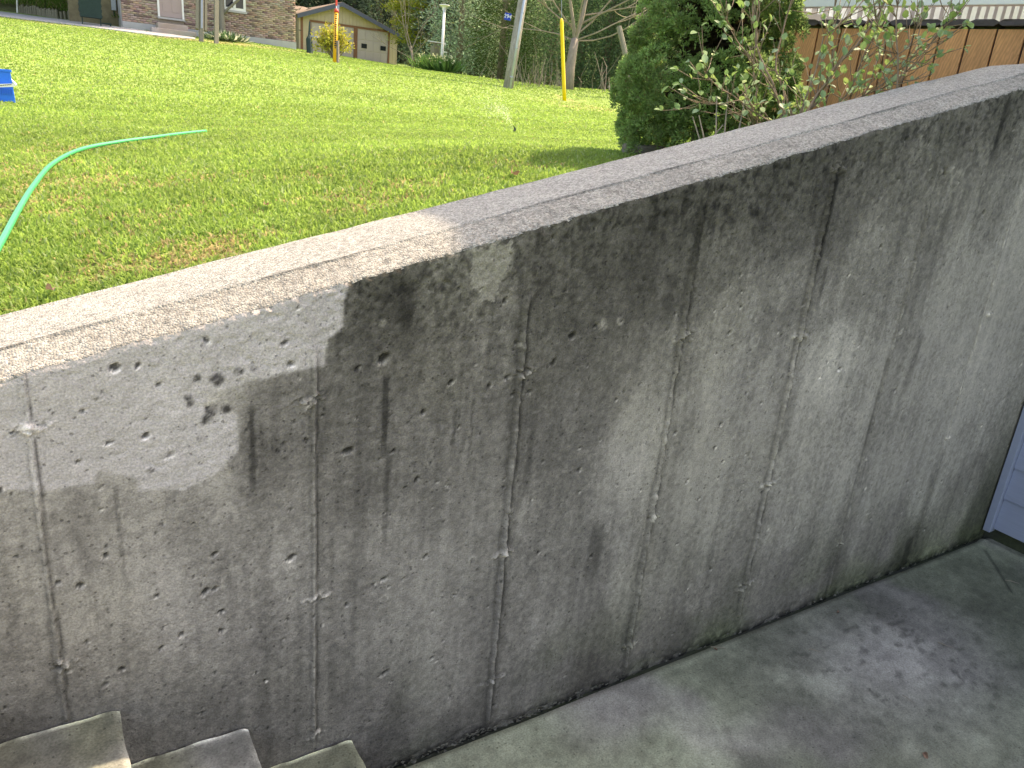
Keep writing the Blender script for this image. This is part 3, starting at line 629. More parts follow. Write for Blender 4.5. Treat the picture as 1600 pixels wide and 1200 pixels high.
deck = empty('raised_deck', (4.5,2.9,-.2), 'raised deck with orange-brown plank skirt, grey deck boards and white railing', 'deck')
DO = (4.5,2.9,-.2)
dd = np.array([-.285,.958,0]); dd = dd/np.linalg.norm(dd); dn = np.array([-dd[1], dd[0], 0]); dn = -dn if dn[0] > 0 else dn   # dn faces the camera
P0 = np.array([4.56,2.72,0]); ztop = .688
A = np.array([dd, dn, [0,0,1]])                    # local axes: s along, n outward, z up
s_right, s_left = -1.02, 1.15
pitch = .1415; s = s_right; k = 0
while s < s_left:
    wdt = min(pitch-.006, s_left-s); gl = max(-.25, -.25)
    m = MB(DO); m.box((s+.003,-.022,-.28),(s+wdt,random.uniform(-.002,.002),ztop-.052), A, P0)
    o = m.build('plank', M['plank'], deck, bevel=.002)
    m = MB(DO); ss = s+.01+.002
    # deck board end: rounded lozenge section, runs inward
    zc = ztop-.021; hh = .0165; pr = [(-.002,-hh*.2),(.018,-hh),(pitch-.022,-hh),(pitch-.003,-hh*.2),(pitch-.003,hh*.3),(pitch-.026,hh),(.022,hh),(-.002,hh*.3)]
    pts = [P0+dd*(s+a)+dn*random.uniform(.018,.026)+np.array([0,0,zc+b]) for a,b in pr]
    m.prism(pts, -dn*1.8); m.build('deck_board', M['wood_dark'], deck)
    s += pitch; k += 1
m = MB(DO); m.box((s_right,-.10,ztop-.30),(s_left-.01,-.026,ztop-.048), A, P0); m.box((s_right,-.09,-.3),(s_left-.01,-.03,ztop-.31), A, P0); m.build('rim_joist', M['wood_dark'], deck)
# white near railing: bottom rail well above the boards, top rail, balusters and posts
m = MB(DO); m.box((s_right,-.10,ztop+.075),(s_left-.10,-.04,ztop+.20), A, P0); m.build('bottom_rail', M['white'], deck, bevel=.004)
m = MB(DO); m.box((s_right,-.11,ztop+.98),(s_left-.10,-.03,ztop+1.04), A, P0); m.build('top_rail', M['white'], deck, bevel=.004)
s = s_right+.05
while s < s_left-.16:
    m = MB(DO); m.box((s,-.088,ztop+.20),(s+.034,-.054,ztop+.98), A, P0); m.build('baluster', M['white'], deck); s += .12
# flared corner post of the railing
m = MB(DO); c = P0+dd*(s_left-.05)-dn*.09
for hw, za, zb_ in ((.085,0,.05),(.070,.05,.075)): m.box((-hw,-hw,ztop+za),(hw,hw,ztop+zb_), A, c)
hw0, hw1, za, zb_ = .064, .045, ztop+.075, ztop+.24
q = [c+dd*a*h_+dn*b*h_+np.array([0,0,z_]) for z_,h_ in ((za,hw0),(zb_,hw1)) for a,b in ((-1,-1),(1,-1),(1,1),(-1,1))]
m.add(q, [(3,2,1,0),(4,5,6,7),(0,1,5,4),(1,2,6,5),(2,3,7,6),(3,0,4,7)]); m.box((-.045,-.045,ztop+.24),(.045,.045,ztop+1.12), A, c); m.box((-.06,-.06,ztop+1.12),(.06,.06,ztop+1.15), A, c)
m.build('corner_post', M['white'], deck)
# far railing along the north edge, seen through the gap under the near rail
ys = 3.85; m = MB(DO); m.box((4.4,ys-.03,ztop+.98),(9.8,ys+.03,ztop+1.04)); m.box((4.4,ys-.03,ztop+.05),(9.8,ys+.03,ztop+.09)); m.build('far_rail', M['white'], deck)
x = 4.5
while x < 9.6:
    m = MB(DO); m.box((x,ys-.025,ztop+.09),(x+.05,ys+.025,ztop+.98)); m.build('baluster', M['white'], deck); x += .12
m = MB(DO); m.box((4.75,1.80,ztop-.045),(9.9,3.86,ztop-.006)); m.build('deck_floor', M['wood_dark'], deck)
m = MB(DO); m.box((9.7,1.8,-.2),(9.85,3.86,ztop-.046)); m.build('deck_leg', M['old_wood'], deck)

# ------------------------------------------------------------------ leaf tools
def spray(P, Dr, Lh, Wh, col, seed=0, twist=None):
    """diamond leaves: P base points, Dr directions, Lh length, Wh half width -> V,F,C"""
    n = len(P); Dr = Dr/np.linalg.norm(Dr, axis=1, keepdims=True)
    rv = rng.normal(size=(n,3)); S = np.cross(Dr, rv); S /= np.linalg.norm(S, axis=1, keepdims=True)+1e-9
    U = np.cross(S, Dr)
    Lh = np.asarray(Lh)[:,None] if np.ndim(Lh) else Lh; Wh = np.asarray(Wh)[:,None] if np.ndim(Wh) else Wh
    V = np.stack([P, P+Dr*Lh*.45+S*Wh, P+Dr*Lh+U*Lh*.08, P+Dr*Lh*.45-S*Wh], 1).reshape(-1,3)
    F = np.arange(n)[:,None]*4+np.array([[0,1,2,3]]); return V, F, np.repeat(col, 4, 0)
def hsvj(base, n, dv=.3, dh=.1):
    c = np.array(base)[None]*rng.uniform(1-dv, 1+dv, (n,1)); c = c*(1+rng.uniform(-dh, dh, (n,3))); return np.clip(c, .003, .9)

def conifer(name, label, base, h, r, color, n=3500, leaf=.13, group=None, shape=1.0, trunk=True, z0=.03, droop=.2, cat='tree', matk='needle', clump=26, dv=.35):
    base = np.array(base, float); t = empty(name, base, label, cat, group)
    # clumps: boughs through the volume, sprays round each bough tip
    nc = clump*8; u = rng.random(nc); zc = z0*h+(1-z0)*h*(1-np.sqrt(1-u*.985)); rr = r*np.power(1-(zc/h), shape)*(1+.16*np.sin(zc*3+rng.random()*6))
    a = rng.uniform(0, 2*math.pi, nc); q = rr*rng.uniform(.72, 1.06, nc)
    cx, cy = q*np.cos(a), q*np.sin(a); tone = rng.uniform(.65, 1.3, nc)
    k = rng.integers(0, nc, n); s = .13*r+.10*rr[k]+.03
    P = np.stack([cx[k], cy[k], zc[k]], 1)+rng.normal(size=(n,3))*s[:,None]*np.array([[.8,.8,1.0]])
    Dr = np.stack([np.cos(a[k]), np.sin(a[k]), rng.normal(.35-droop,.5,n)], 1)+rng.normal(0,.35,(n,3))
    V, F, Cc = spray(P, Dr, rng.uniform(.6,1.3,n)*leaf, rng.uniform(.10,.2,n)*leaf*1.1, hsvj(color, n, dv)*tone[k][:,None])
    new_obj('crown', np_mesh('crown', V, F, M[matk], Cc), t)
    if trunk:
        m = MB(base); m.tube([base+np.array([0,0,-.1]), base+np.array([.02,0,h*.5]), base+np.array([0,.03,h*.93])], [r*.09+.04, r*.06+.025, .015], 7)
        m.build('trunk', M['bark'], t, smooth=True)
    return t
def branchy(m, p, d, L, r, depth, spread=.55, up=.15, twigs=None, kids=(3,4)):
    pts = [p]; rad = [r]; n = 4; q = p.copy(); dd_ = _n(d)
    for i in range(n):
        dd_ = _n(dd_+rng.normal(0,.11,3)+np.array([0,0,up*.25])); q = q+dd_*L/n; pts.append(q.copy()); rad.append(r*(1-.45*(i+1)/n))
    m.tube(pts, rad, 6 if r > .02 else 4 if r > .008 else 3, cap=False)
    if twigs is not None: twigs += [(pts[-1], dd_, depth), (pts[-2], dd_, depth)]
    if depth <= 0: return
    for k in range(rng.integers(kids[0], kids[1]+1)):
        j = rng.integers(2, n+1) if k else n
        nd = _n(dd_+rng.normal(0, spread, 3)); branchy(m, pts[j], nd, L*rng.uniform(.55,.82), rad[j]*rng.uniform(.55,.78), depth-1, spread, up, twigs, kids)

# ------------------------------------------------------------------ dwarf conical spruce behind the wall
def dwarf_spruce():
    base = W(1088, 246, 4.5); bx, by = base[0], base[1]; bz = gz(bx, by); t = empty('dwarf_spruce', (bx,by,bz), 'dense dark green dwarf conical spruce beside the deck, behind the wall', 'shrub')
    H, Rb = 2.1, .485; n = 190000
    # lobes
    def prof(z):
        t_ = z/H; return Rb*np.where(t_ < .20, .86+.14*np.sin(np.clip(t_/.20,0,1)*math.pi/2), np.power(np.clip(1-(t_-.20)/.80,0,1), .80))
    nb = 170; u_ = rng.random(nb); bz_ = .03*H+.92*H*(1-np.sqrt(1-u_*.97)); ba = rng.uniform(0,2*math.pi,nb); bs = (.07+.08*prof(bz_)/Rb)*rng.uniform(.8,1.2,nb)
    br = prof(bz_)*rng.uniform(.92,1.06,nb)-bs*.75
    BC = np.stack([br*np.cos(ba), br*np.sin(ba), bz_],1)
    nl = nb*16; kb = np.repeat(np.arange(nb),16); vv = rng.normal(size=(nl,3))+np.stack([np.cos(ba[kb]),np.sin(ba[kb]),np.full(nl,.5)],1)*.9; vv /= np.linalg.norm(vv,axis=1,keepdims=True)
    LC = BC[kb]+vv*bs[kb][:,None]*.85; ls = rng.uniform(.018,.034,nl)
    k = rng.integers(0,nl,n); v = rng.normal(size=(n,3)); v /= np.linalg.norm(v,axis=1,keepdims=True)
    flip = (v*vv[k]).sum(1) < -.2; v[flip] *= -1
    P = LC[k]+v*(ls[k]*rng.uniform(.6,1.05,n))[:,None]; P[:,2] = np.maximum(P[:,2], .01)
    Dr = v+rng.normal(0,.35,(n,3))+np.array([[0,0,.25]])
    ton = (rng.uniform(.72,1.22,nb)[kb]*rng.uniform(.8,1.2,nl))[k][:,None]
    c = hsvj((.25,.38,.14), n, .25, .08)*ton; new = (rng.random(n) < .06)[:,None]; c = np.where(new, np.array([[.20,.20,.08]]), c)
    V, F, Cc = spray(P, Dr, rng.uniform(.012,.026,n), rng.uniform(.003,.0055,n), c)
    new_obj('foliage', np_mesh('foliage', V, F, M['needle'], Cc), t)
    m = MB((bx,by,bz)); b0 = np.array([bx,by,bz]); m.tube([b0-[0,0,.1], b0+[0,0,1.0], b0+[0,0,1.9]], [.05,.035,.01], 8); m.build('trunk', M['bark'], t)
    # dark inner core of dead twigs
    core = np.array([[0,0,0]])+np.stack([rng.normal(0,.09,5000), rng.normal(0,.09,5000), rng.uniform(.25,1.3,5000)],1)
    V, F, Cc = spray(core, rng.normal(size=(5000,3)), np.full(5000,.09), np.full(5000,.012), hsvj((.05,.04,.025),5000))
    new_obj('inner_twig', np_mesh('inner_twig', V, F, M['needle'], Cc), t)['kind'] = 'stuff'
dwarf_spruce()
q = ground(1000, 246); print('block', q); m = MB(q); m.prism([q+np.array(v) for v in [(-.10,-.10,-.1),(.16,-.14,-.1),(.18,.08,-.1),(-.08,.08,-.1)]], (0,0,.17))
tag(m.build('stone_block', M['bank_block'], bevel=.012, loc=q), 'low grey stone block at the foot of the dwarf spruce', 'stone')

# ------------------------------------------------------------------ leafy shrub in front of the deck
def leaf_proto():
    # folded, slightly cupped oval leaf, length 1 along +X, 8 quads
    pts = []; prof = [(0,0),(.16,.20),(.40,.35),(.68,.31),(.88,.15),(1,0)]
    vs = [(x, 0, -.10*x*x) for x,_ in prof]+[(x, w_, w_*.35-.10*x*x) for x,w_ in prof[1:-1]]+[(x, -w_, w_*.35-.10*x*x) for x,w_ in prof[1:-1]]
    F = [(0,1,6),(1,2,7,6),(2,3,8,7),(3,4,9,8),(4,5,9),(0,10,1),(1,10,11,2),(2,11,12,3),(3,12,13,4),(4,13,5)]
    return np.array(vs, float), F
LV, LF = leaf_proto()
def frame(d, up):
    d = _n(d); s = np.cross(up, d); s = s/(np.linalg.norm(s)+1e-9); return np.stack([d, s, np.cross(d, s)], 1)
def leafy_shrub():
    b0 = W(1290, 260, 3.55); b0 = np.array([b0[0], b0[1], gz(b0[0], b0[1])])
    t = empty('leafy_shrub', b0, 'open multi-stemmed shrub with small fresh green leaves in front of the plank skirt', 'shrub')
    stems = [  # (base pixel, via..., tip pixels) with depth
      [(1240,205,3.35),(1275,150,3.4),(1320,90,3.45),(1370,30,3.5),(1400,-40,3.55)],
      [(1235,205,3.5),(1205,130,3.55),(1180,70,3.6),(1178,10,3.6),(1185,-50,3.6)],
      [(1183,205,3.4),(1180,140,3.35),(1178,70,3.3),(1185,0,3.25)],
      [(1245,200,3.6),(1210,110,3.65),(1230,30,3.7),(1250,-40,3.7)],
      [(1395,180,3.3),(1402,110,3.3),(1400,30,3.3),(1402,-40,3.3)],
      [(1250,205,3.35),(1330,160,3.35),(1400,125,3.4),(1445,85,3.45)],
      [(1240,205,3.3),(1290,60,3.3),(1330,20,3.3),(1390,-30,3.3)],
      [(1225,205,3.25),(1160,160,3.2),(1110,125,3.2),(1100,110,3.2)],
      [(1240,200,3.45),(1190,110,3.4),(1150,60,3.35),(1135,25,3.3)],
      [(1300,190,3.6),(1345,100,3.6),(1370,40,3.6),(1380,-30,3.6)],
      [(1250,195,3.7),(1300,110,3.7),(1300,40,3.7),(1310,-40,3.7)],
      [(1385,190,3.45),(1420,90,3.45),(1470,50,3.4),(1490,22,3.4)],
      [(1195,210,3.6),(1150,175,3.5),(1105,160,3.45)],
      [(1205,210,3.3),(1185,185,3.25),(1140,165,3.2),(1095,160,3.15)],
      [(1320,185,3.4),(1360,130,3.35),(1420,70,3.3),(1440,30,3.3)]]
    mb = MB(b0); leaves = []
    for i, st in enumerate(stems):
        P = [W(*p) for p in st]
        g = np.array([b0[0]+(P[0][0]-b0[0])*.75, b0[1]+(P[0][1]-b0[1])*.9, b0[2]-.03]); P = [g]+P
        # smooth and jitter
        pts = []
        for a, b in zip(P[:-1], P[1:]):
            for u in (0,.33,.66): pts.append(a*(1-u)+b*u+rng.normal(0,.006,3))
        pts.append(P[-1]); n = len(pts); r0 = (.013,.010,.007,.009,.008,.007,.006,.0055,.007,.007,.008,.006,.004,.004,.005)[i]
        rad = [r0*.78*(1-.65*j/n) for j in range(n)]; mb.tube(pts, rad, 6)
        for j in range(3, n):
            for _ in range((3 if i in (0,4,5,6,9,10,11,14) else 2) if j < n-1 else 3):
                d0 = _n(pts[min(j+1,n-1)]-pts[j-1]); d = _n(d0*.8+rng.normal(0,.6,3)+np.array([0,0,.25])); Lt = rng.uniform(.07,.20)
                e1 = pts[j]+d*Lt*.5+rng.normal(0,.006,3); e2 = e1+_n(d+np.array([0,0,.3]))*Lt*.5
                mb.tube([pts[j], e1, e2], [rad[j]*.5, .0022, .0013], 4)
                for e, cnt in ((e1, 1), (e2, 3)):
                    for _ in range(cnt):
                        if rng.random() < (.68 if i in (0,4,5,6,9,10,11,14) else .5): leaves.append((e+rng.normal(0,.003,3), _n(d*.7+rng.normal(0,.6,3)+np.array([0,0,.35]))))
    mb.build('stem', M['twig'], t, smooth=True)
    # dead stubs
    md = MB(b0)
    for x0,y0,x1,y1,D in [(1100,215,1082,182,3.1),(1105,214,1092,180,3.1),(1118,205,1120,150,3.15),(1130,205,1138,140,3.2),(1095,212,1130,195,3.1),(1150,200,1165,150,3.2)]:
        md.tube([W(x0,y0+25,D), W(x1,y1,D)], [.004,.002], 5)
    md.build('dead_stub', M['pale_bark'], t)
    order = rng.permutation(len(leaves)); leaves = [leaves[i] for i in order]
    # keep the largest-looking 300 as parts
    protos = []
    for c in ((.24,.38,.12),(.30,.43,.27),(.21,.34,.17),(.33,.46,.15)):
        me = bpy.data.meshes.new('leaf'); me.from_pydata([tuple(v) for v in LV], [], LF)
        a = me.attributes.new('col','FLOAT_COLOR','POINT')
        for q_ in a.data: q_.color = (*c,1)
        for p_ in me.polygons: p_.use_smooth = True
        me.materials.append(M['leaf']); protos.append(me)
    restV, restF, restC, k = [], [], [], 0
    for i, (p, d) in enumerate(leaves):
        s = rng.uniform(.022,.042); Fm = frame(d, _n(rng.normal(0,.5,3)+np.array([0,0,1])))
        if i < 300:
            o = new_obj('leaf', protos[rng.integers(0,4)], t); o.matrix_local = Matrix.Translation(Vector(p-b0))@Matrix(Fm.tolist()).to_4x4()@Matrix.Scale(s, 4)
        else:
            restV += [tuple(p-b0+Fm@(v*s)) for v in LV]; restF += [tuple(x_+k for x_ in f) for f in LF]; k += len(LV)
            c = ((.24,.38,.12),(.30,.43,.27),(.21,.34,.17),(.33,.46,.15))[rng.integers(0,4)]; restC += [c]*len(LV)
    if restV:
        me = bpy.data.meshes.new('leaf_mass'); me.from_pydata(restV, [], restF); a = me.attributes.new('col','FLOAT_COLOR','POINT')
        a.data.foreach_set('color', np.array([(*c,1) for c in restC], np.float32).reshape(-1)); me.materials.append(M['leaf'])
        for p_ in me.polygons: p_.use_smooth = True
        tag(new_obj('leaf_mass', me, t), kind='stuff')
    print('leaves', len(leaves))
leafy_shrub()

# ------------------------------------------------------------------ brick house
house = empty('brick_house', (7, HY, 1.6), 'mottled brown brick house with mauve door beyond the lawn', 'house')
BO = (7, HY, 1.6)
def hy(px, py, Y=HY): q = hit(px, py, [0,1,0], Y); return q[0], q[2]
xL, zF = hy(191, 33); xR = hy(462, 60)[0]; zTop = 5.2
zf = hy(300,46)[1]                                    # top of foundation
m = MB(BO); m.box((xL, HY+.03, zf),(xR-.02, HY+.4, zTop)); m.build('wall', M['mortar'], house)
m = MB(BO); m.box((xL, HY-.03, zf-.9),(xR+.02, HY+.4, zf)); m.build('foundation', M['block'], house)
# bricks: one joined part, each brick its own box and tone (windows and door left out)
dX0, dZ0 = hy(250,26); dX1 = hy(285,30)[0]; dZ1 = dZ0+2.05
wX0, wZ0 = hy(349,14); wX1 = hy(384,21)[0]; wZ1 = wZ0+1.3
bv, bf, bc = [], [], []; z = zf+.005; row = 0; k = 0
while z < zTop-.07:
    x = xL+(.0 if row % 2 else -.11)
    while x < xR:
        a, b = max(x, xL), min(x+.205, xR)
        if b-a > .03 and not (dX0-.1 < (a+b)/2 < dX1+.1 and z < dZ1+.08) and not (wX0-.05 < (a+b)/2 < wX1+.05 and wZ0-.05 < z < wZ1+.02):
            y0 = HY+random.uniform(.0,.006)
            for zz in (z, z+.062):
                for yy in (y0, HY+.05):
                    for xx in (a, b): bv.append((xx-BO[0], yy-BO[1], zz-BO[2]))
            bf += [(k,k+1,k+5,k+4),(k+2,k+6,k+7,k+3),(k,k+4,k+6,k+2),(k+1,k+3,k+7,k+5),(k+4,k+5,k+7,k+6),(k,k+2,k+3,k+1)]; k += 8
            r = random.random(); c = (.42,.32,.27) if r < .5 else (.37,.275,.235) if r < .72 else (.48,.38,.33) if r < .86 else (.21,.15,.14)
            bc += [tuple(v*random.uniform(.9,1.1) for v in c)]*8
        x += .215
    z += .075; row += 1
me = np_mesh('brick', np.array(bv), np.array(bf), M['brick'], np.array(bc)); tag(new_obj('brick', me, house), kind='stuff')
m = MB(BO); m.box((dX0,HY+.01,dZ0+.03),(dX1,HY+.06,dZ1)); dr_ = m.build('door', M['door'], house)
m = MB(BO)
cx = (dX0+dX1)/2
for a,b in ((dX0+.12,cx-.05),(cx+.05,dX1-.12)):
    m.box((a,HY-.005,dZ0+.22),(b,HY+.009,dZ0+.85)); m.box((a,HY-.005,dZ0+1.0),(b,HY+.009,dZ0+1.75))
o = m.build('door_panel', M['door'], dr_); 
m = MB(BO); m.box((dX0-.07,HY-.03,dZ0),(dX0,HY+.05,dZ1+.07)); m.box((dX1,HY-.03,dZ0),(dX1+.07,HY+.05,dZ1+.07)); m.box((dX0,HY-.03,dZ1),(dX1,HY+.05,dZ1+.07)); m.build('door_frame', M['white'], dr_)
m = MB(BO); m.box((dX0-.09,HY-.10,dZ0-.07),(dX1+.09,HY+.05,dZ0)); m.build('sill', M['block'], house)
sx0, sz0 = hy(246,33,HY-.5); sx1 = hy(293,40,HY-.5)[0]; m = MB(BO); m.box((sx0,HY-.55,dZ0-.62),(sx1,HY-.035,dZ0-.24)); m.build('step', M['step'], house, bevel=.02)
sx0 = hy(236,40,HY-.9)[0]; sx1 = hy(306,50,HY-.9)[0]; m = MB(BO); m.box((sx0,HY-1.0,dZ0-.95),(sx1,HY-.56,dZ0-.46)); m.build('step', M['step'], house, bevel=.02)
def window(px0, px1, parent, name='window'):
    fr = MB(BO); x0, z0, x1, z1 = px0[0], px0[1], px1[0], px1[1]
    for a,b,c,d in ((x0,x0+.09,z0,z1),(x1-.09,x1,z0,z1),(x0+.09,x1-.09,z0,z0+.10),(x0+.09,x1-.09,z1-.09,z1),((x0+x1)/2-.05,(x0+x1)/2+.05,z0+.10,z1-.09)): fr.box((a,HY-.02,c),(b,HY+.08,d))
    f = fr.build(name, M['white'], parent); g = MB(BO); g.box((x0+.05,HY+.02,z0+.05),(x1-.05,HY+.05,z1-.05)); g.build('pane', M['glass'], f)
    g = MB(BO); g.box((x0-.05,HY-.05,z0-.08),(x1+.05,HY+.06,z0-.002)); g.build('sill', M['block'], f)
window((wX0,wZ0),(wX1,wZ1), house)
m = MB(BO); m.prism([(xL-6,HY-.5,zTop),(xR+.4,HY-.5,zTop),(xR+.4,HY+9,zTop+.02),(xL-6,HY+9,zTop+.02)], (0,0,.2)); m.prism([(xR+.4,HY-.5,zTop+.2),(xR+.4,HY+9,zTop+.2),(xR+.4,HY+4.2,zTop+2)], (xL-6-xR-.4,0,0)); m.build('roof', M['roof'], house)
m = MB(BO); m.box((xR-.03,HY+.05,zf-.9),(xR,HY+8,zTop)); m.build('side_wall', M['mortar'], house)
# recessed stucco wall to the left, with foundation ledge, meter box and downpipe
RY = HY+.9; rX0 = hy(108,20,RY)[0]
m = MB(BO); m.box((rX0,RY,zf-.9),(xL+.02,RY+.3,zTop)); m.build('recess_wall', M['stucco'], house)
m = MB(BO); m.box((xL-.03,HY+.05,zf-.8),(xL+.0,RY,zTop)); m.build('return_wall', M['block'], house)
mx0, mz0 = hy(174,16,RY); m = MB(BO); m.box((mx0,RY-.14,mz0),(mx0+.17,RY-.002,mz0+.42)); m.build('meter_box', M['metal'], house, bevel=.01)
m = MB(BO); m.tube([(mx0+.25,RY-.05,mz0+.9),(mx0+.25,RY-.05,mz0-.35)], .03, 8); m.tube([(mx0+.08,RY-.06,mz0),(mx0+.08,RY-.06,mz0-.2)], .02, 8); m.build('conduit', M['green_cover'], house)
# covered chair
q0 = hy(126,40,HY-.2); q1 = hy(160,44,HY-.2); g0 = np.array([(q0[0]+q1[0])/2, HY-.2, gz((q0[0]+q1[0])/2, HY-.2)])
ch = empty('covered_barbecue', g0, 'dark green covered barbecue standing by the recess of the brick house', 'barbecue')
m = MB(g0); wv_ = (q1[0]-q0[0])
for k in range(14):
    za = .26+k*.05; off = .012*math.sin(k*1.7); m.box((-wv_/2-off+.02*(k<3),-.28,za),(wv_/2+off,.22,za+.0495), at=g0)
m.build('cover', M['green_cover'], ch)
for sx_ in (-1,1):
    m = MB(g0); m.box((sx_*wv_*.42-.02,-.22,-.03),(sx_*wv_*.42+.02,-.18,.258), at=g0); m.build('leg', M['green_cover'], ch)
m = MB(g0); m.box((wv_/2,-.1,.1),(wv_/2+.32,.1,.14), at=g0); m.box((wv_/2+.27,-.1,-.03),(wv_/2+.31,.1,.098), at=g0); m.build('side_shelf', M['green_cover'], ch)

# log edging with a grassy bank behind it
edge = empty('log_edging', ground(80,34), 'row of upright weathered logs edging the raised bank above the path', 'edging'); eo = np.array(edge.location)
pts_px = [(33,20.5),(60,24),(90,29),(127,33)]; k = 0
for (xa,ya),(xb,yb) in zip(pts_px[:-1], pts_px[1:]):
    A0, B0 = ground(xa,ya), ground(xb,yb); n = max(int(np.linalg.norm(B0-A0)/.135), 2)
    for i in range(n):
        p = A0+(B0-A0)*i/n; m = MB(p); h = .30+random.uniform(-.04,.05); r = .055+random.uniform(-.008,.008)
        m.tube([p+[0,0,-.1], p+[random.uniform(-.02,.02),0,h-.02], p+[random.uniform(-.02,.02),0,h]], [r,r,r*.8], 8)
        o = m.build('log', M['old_wood'], edge, loc=p-eo); k += 1
bk = ground(80,34); n = 9000
Pg = np.stack([rng.uniform(-4.5,3.0,n)+bk[0]-.4, rng.uniform(.12,3.2,n)+bk[1]+.2, np.zeros(n)],1)
# bank follows the line of the logs
A0, B0 = ground(33,20.5), ground(127,33); sl2 = (B0[1]-A0[1])/(B0[0]-A0[0]); Pg[:,1] = A0[1]+sl2*(Pg[:,0]-A0[0])+rng.uniform(.1,3.0,n)
dep = Pg[:,1]-(A0[1]+sl2*(Pg[:,0]-A0[0])); Pg[:,2] = lawn_z(Pg[:,0],Pg[:,1])+.24+.25*dep
V,F,Cc = spray(Pg, rng.normal(0,.5,(n,3))+[0,0,1], rng.uniform(.12,.3,n), rng.uniform(.008,.018,n), np.where(rng.random(n)[:,None] < .15, np.array([[.35,.3,.15]]), hsvj((.11,.21,.035),n)))
bank = tag(new_obj('bank_grass', np_mesh('bank_grass', V, F, M['grass'], Cc)), 'rough grass and ground cover on the raised bank', 'ground cover', kind='stuff')
m = MB(); a = A0+np.array([-3.5,-3.5*sl2,0]); b = B0.copy(); e_ = np.array([0,3.2,.75]); m.add([a+[0,.08,.22], b+[0,.08,.22], b+e_+[0,0,.2], a+e_+[0,0,.2], a+[0,.08,-.3], b+[0,.08,-.3], b+e_-[0,0,.9], a+e_-[0,0,.9]], [(0,1,2,3),(4,7,6,5),(0,4,5,1),(1,5,6,2),(2,6,7,3),(3,7,4,0)])
soilm = mat('bank_soil', (.07,.08,.03), rough=1, var=.4, scale=5, bump=.4); tag(m.build('bank', soilm), 'raised earth bank behind the log edging', kind='structure')
# white downpipe / arbor post far left
g0 = ground(27,20); m = MB(g0); tp = W(24.5,-60, float((R.T@g0)[2])); m.tube([g0-[0,0,.1], tp], .032, 8)
tag(m.build('white_post', M['white'], loc=g0), 'slim white post beside the log edging at far left', 'post')
sg = ground(12,17); m = MB(sg); m.tube([sg+[-.5,.3,-.1], sg+[-.2,.2,.16], sg+[.25,.1,.18], sg+[.5,0,-.05]], [.12,.2,.16,.05], 7)
tag(m.build('boulder', M['step'], loc=sg, smooth=True), 'pale pinkish boulder by the path at far left', 'stone')

# ------------------------------------------------------------------ wooden posts and tree near the brick house
def wood_post(px, py, ptx, wdt, label, sleeve=False):
    g0 = ground(px, py); D = float((R.T@g0)[2]); t = empty('wooden_post', g0, label, 'post', 'grey wooden posts by the brick house')
    tp = W(ptx, -70, D); d = _n(tp-g0); m = MB(g0); L = np.linalg.norm(tp-g0)
    ax = np.array([_n(np.cross([0,1,0], d)), _n(np.cross(d, np.cross([0,1,0], d))), d])
    m.box((-wdt/2,-wdt/2,-.1),(wdt/2,wdt/2,L), ax, g0); m.build('post_core', M['old_wood'], t, bevel=.01)
    if sleeve:
        for s_ in (-1,1):
            m = MB(g0); m.box((s_*wdt*1.0-.045,-.07,.42),(s_*wdt*1.0+.045,.05,L), ax, g0); m.build('side_board', M['old_wood'], t)
        m = MB(g0); m.box((-.035,-.10,.46),(.035,-.071,L), ax, g0); m.build('front_board', M['metal'], t)
wood_post(314.5, 65, 315, .15, 'wider grey wooden post with boarded sides in front of the brick house', True)
wood_post(338, 68, 338, .15, 'narrower grey wooden post beside the small tree trunk')
def small_tree():
    g0 = ground(348, 62); D = float((R.T@g0)[2]); t = empty('small_tree', g0, 'small tree with grey-green trunk forking in front of the house window', 'tree')
    m = MB(g0); m.tube([g0-[0,0,.1], W(347,40,D), W(346,15,D), W(345,-30,D), W(350,-90,D)], [.14,.12,.12,.13,.10], 9); m.tube([W(347,24,D), W(356,14,D), W(372,0,D), W(390,-40,D)], [.06,.05,.05,.035], 8); m.build('trunk', M['old_wood'], t, smooth=True)
    mb = MB(g0); tw = []
    for p in (W(350,-90,D), W(390,-40,D), W(345,-50,D)):
        for _ in range(3): branchy(mb, p, np.array([rng.normal(0,.5), rng.normal(0,.5), .8]), 1.1, .05, 2, .5, .2, tw)
    mb.build('branch', M['old_wood'], t)
    P = np.array([a for a,_,_ in tw]); P = P[rng.integers(0,len(P),2500)]+rng.normal(0,.16,(2500,3))
    V,F,Cc = spray(P-g0, rng.normal(size=(2500,3)), rng.uniform(.04,.08,2500), rng.uniform(.015,.025,2500), hsvj((.13,.2,.05),2500)); new_obj('crown', np_mesh('crown', V, F, M['leaf'], Cc), t)
small_tree()
def leaf_clump(name, label, px, py, w_, h_, n, L, Wd, col, cat='plant', group=None, up=.8):
    g0 = ground(px, py) if py > 0 else gD(px, -py); t = empty(name, g0, label, cat, group)
    P = np.stack([rng.normal(0,w_*.33,n), rng.normal(0,w_*.33,n), np.abs(rng.normal(0,.02,n))],1); Dr = P*[1.6,1.6,0]+rng.normal(0,.25,(n,3))+[0,0,up*w_]
    hL = h_*rng.uniform(.6,1.1,n)
    V,F,Cc = spray(P, Dr, hL if L is None else L, np.full(n,Wd), col(n)); new_obj('leaf', np_mesh('leaf', V, F, M['leaf'], Cc), t)['kind'] = 'stuff'; return t, g0
leaf_clump('hosta', 'low variegated green and white leafy plant at the foot of the small tree', 353, 64, .9, .38, 420, None, .05, lambda n: np.where(rng.random(n)[:,None] < .3, np.array([[.55,.6,.5]]), hsvj((.10,.18,.09),n)))

